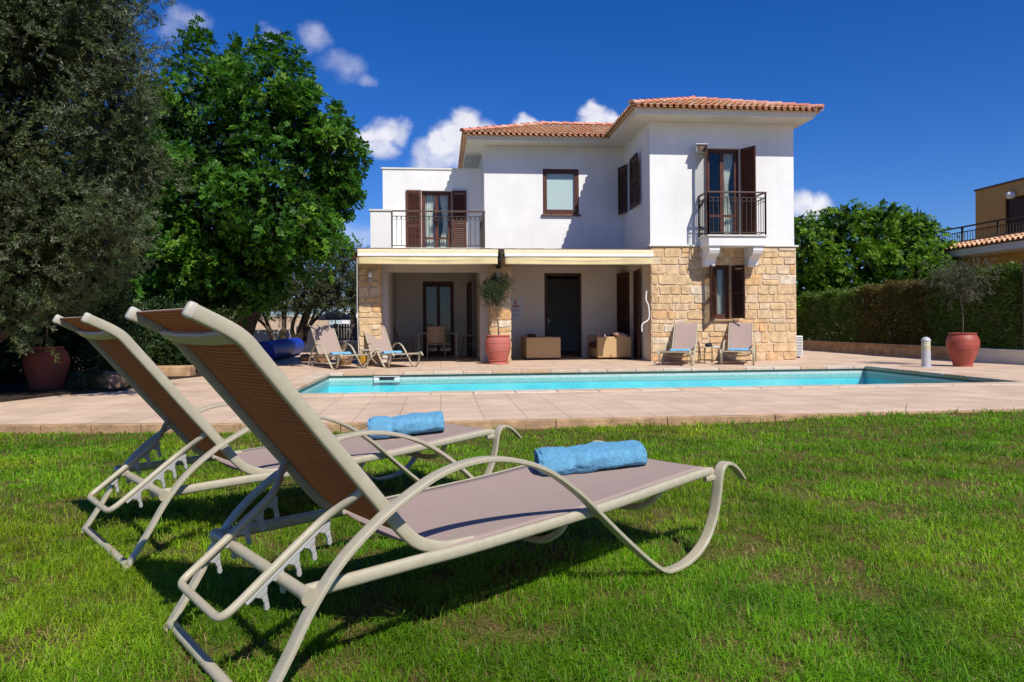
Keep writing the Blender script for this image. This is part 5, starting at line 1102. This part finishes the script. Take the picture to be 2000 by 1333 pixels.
# terrace railing
yr1=aX(1818,452,NX-.2)[0]; zr=aX(1900,440,NX-.2)[1]; mb=MB(); hr=MB()
hr.box(NX-.23,NX-.17,y0-6,yr1,zr-.03,zr+.02); mb.box(NX-.215,NX-.185,y0-6,yr1,zr-.20,zr-.17); mb.box(NX-.215,NX-.185,y0-6,yr1,zl+.17,zl+.20)
y=y0-6; i=0
while y<yr1:
    w_=.03 if i%13==0 else .009; mb.box(NX-.2-w_,NX-.2+w_,y-w_,y+w_,zl+.12,zr-.03 if w_>.01 else zr-.17); y+=.13; i+=1
o=nbp(mb,'terrace_railing',MT['iron']); nbp(hr,'handrail',MT['iron'],o)
# lean-to tiled roof below the terrace
P0=Vector((NX-1.0,y1+3.2,aX(1930,476,NX-1.0)[1])); W_=y1+3.2-(y0-6); dz_=zl+.1-P0.z; dx_=.75; Ls=math.hypot(dx_,dz_) if dz_>0 else dx_; Vd=Vector((dx_,0,max(.05,dz_))).normalized()
mb=MB(); mb.add([(P0.x,P0.y,P0.z-.04),(P0.x,P0.y-W_,P0.z-.04),tuple(Vector((P0.x,P0.y-W_,P0.z-.04))+Vd*Ls),tuple(P0+Vd*Ls-Vector((0,0,.04)))],[(0,1,2,3)]); lr=nbp(mb,'lean_to_roof',MT['tile'],fix=False)
mb=MB(); tileplane(mb,P0,(0,-1,0),Vd,Vector((-Vd.z,0,Vd.x)),W_,lambda u:Ls,sp=.22); nbp(mb,'roof_tile',MT['tile'],lr,smooth=40)
mb=MB(); mb.box(P0.x+.06,P0.x+.12,P0.y-W_,P0.y,P0.z-.28,P0.z-.05); mb.box(P0.x+.12,NX,P0.y-W_,P0.y,P0.z-.28,P0.z-.22); nbp(mb,'roof_eave',MT['cream_trim'])
# ------------------------------------------------------------------ grass
def grass(name,label,N,seed,dry=False):
    rng=np.random.default_rng(seed)
    D=1.25*np.exp(rng.random(N)*math.log(8.2/1.25)); lat=(rng.random(N)*2-1)*np.where(rng.random(N)<.85,.86,1.7)*D; x=lat*cb_+D*sb_; y=-lat*sb_+D*cb_
    yb=deck_edge(x)-.0; k=(y<yb+.02)
    thin=fbm(x*4.2,y*4.2,21); gap=fbm(x*7.5,y*7.5,23,3); k&=rng.random(N)<np.clip(.30+2.6*(thin-.30),.12,1)*np.clip(.22+3.2*(gap-.33),.10,1) if not dry else rng.random(N)<np.clip(1.2-1.9*(thin-.2),.12,1)
    x,y,D=x[k],y[k],D[k]; n=len(x); z=lawn_z(x,y)
    tuft=fbm(x*5,y*5,31,3); pat=fbm(x*.9,y*.9,41,3); pat2=fbm(x*3.1,y*3.1,43,3)
    h=(.022+.036*tuft**1.3)*rng.uniform(.55,1.35,n)*(.85+.3*pat)
    edge=np.clip((y-(yb[k]-.18))/.18,0,1); h=h*np.where(rng.random(n)<.035,1.7,1.); h=h*(1+1.0*edge*(x>1.8)*rng.random(n))
    wd=np.maximum(.0024,.00092*D)*rng.uniform(.7,1.35,n)
    az=rng.random(n)*2*PI; lean=.25+2.1*rng.random(n)**1.4
    if dry: h=rng.uniform(.03,.06,n); lean=rng.uniform(1.2,3.2,n); h*=.45
    dx,dy=np.cos(az),np.sin(az); sx_,sy_=-dy,dx
    b=np.stack([x,y,z],-1); side=np.stack([sx_,sy_,np.zeros(n)],-1); d=np.stack([dx,dy,np.zeros(n)],-1); up=np.array([0,0,1.])
    mid=b+d*(h*lean*.28)[:,None]+up*(h*.60)[:,None]; tip=b+d*(h*lean*.85)[:,None]+side*(h*rng.normal(size=n)*.25)[:,None]+up*(h*(1-.30*np.minimum(lean,2.4)))[:,None]
    V=np.stack([b-side*(wd*.5)[:,None],b+side*(wd*.5)[:,None],mid-side*(wd*.42)[:,None],mid+side*(wd*.42)[:,None],tip],1).reshape(-1,3)
    i=np.arange(n)*5; Q=np.stack([i,i+1,i+3,i+2],-1); T=np.stack([i+2,i+3,i+4],-1)
    g=np.array([[.155,.365,.010]]); yel=np.array([[.34,.43,.020]]); dk=np.array([[.078,.22,.010]]); str_=np.array([[.46,.36,.15]]); brn=np.array([[.30,.17,.09]])
    if dry: t=rng.random((n,1)); c=str_*t+brn*(1-t)
    else:
        t=np.clip((pat-.35)*1.6+rng.normal(size=n)*.22,0,1)[:,None]; c=g*(1-t)+yel*t; u=np.clip((pat2-.5)*2.2+rng.normal(size=n)*.15,0,.8)[:,None]; c=c*(1-u)+dk*u
        s_=(rng.random(n)<.05+.10*np.clip(.5-thin[k],0,1))[:,None]; c=np.where(s_,str_*rng.uniform(.6,1,(n,1)),c)
    c=c*rng.uniform(.6,1.35,(n,1))*(.72+.62*np.clip((fbm(x*1.9,y*1.9,61,4)-.25)*1.5,0,1))[:,None]; C=np.repeat(c[:,None,:],5,1).copy()
    if not dry: C[:,4]=C[:,4]*.9+np.array([.03,.03,.0])
    o=np_mesh(name,V,Q,LM_G,C.reshape(-1,3),tri=T); tag(o,label,'grass',kind='stuff')
LM_G=leafmat('grass_blade',.45,.5,.25,(1.2,1.25,.5))
grass('grass','short lush green grass blades covering the lawn',520000,200)
grass('dry_grass','dry straw and brown thatch lying between the green blades',30000,201,True)
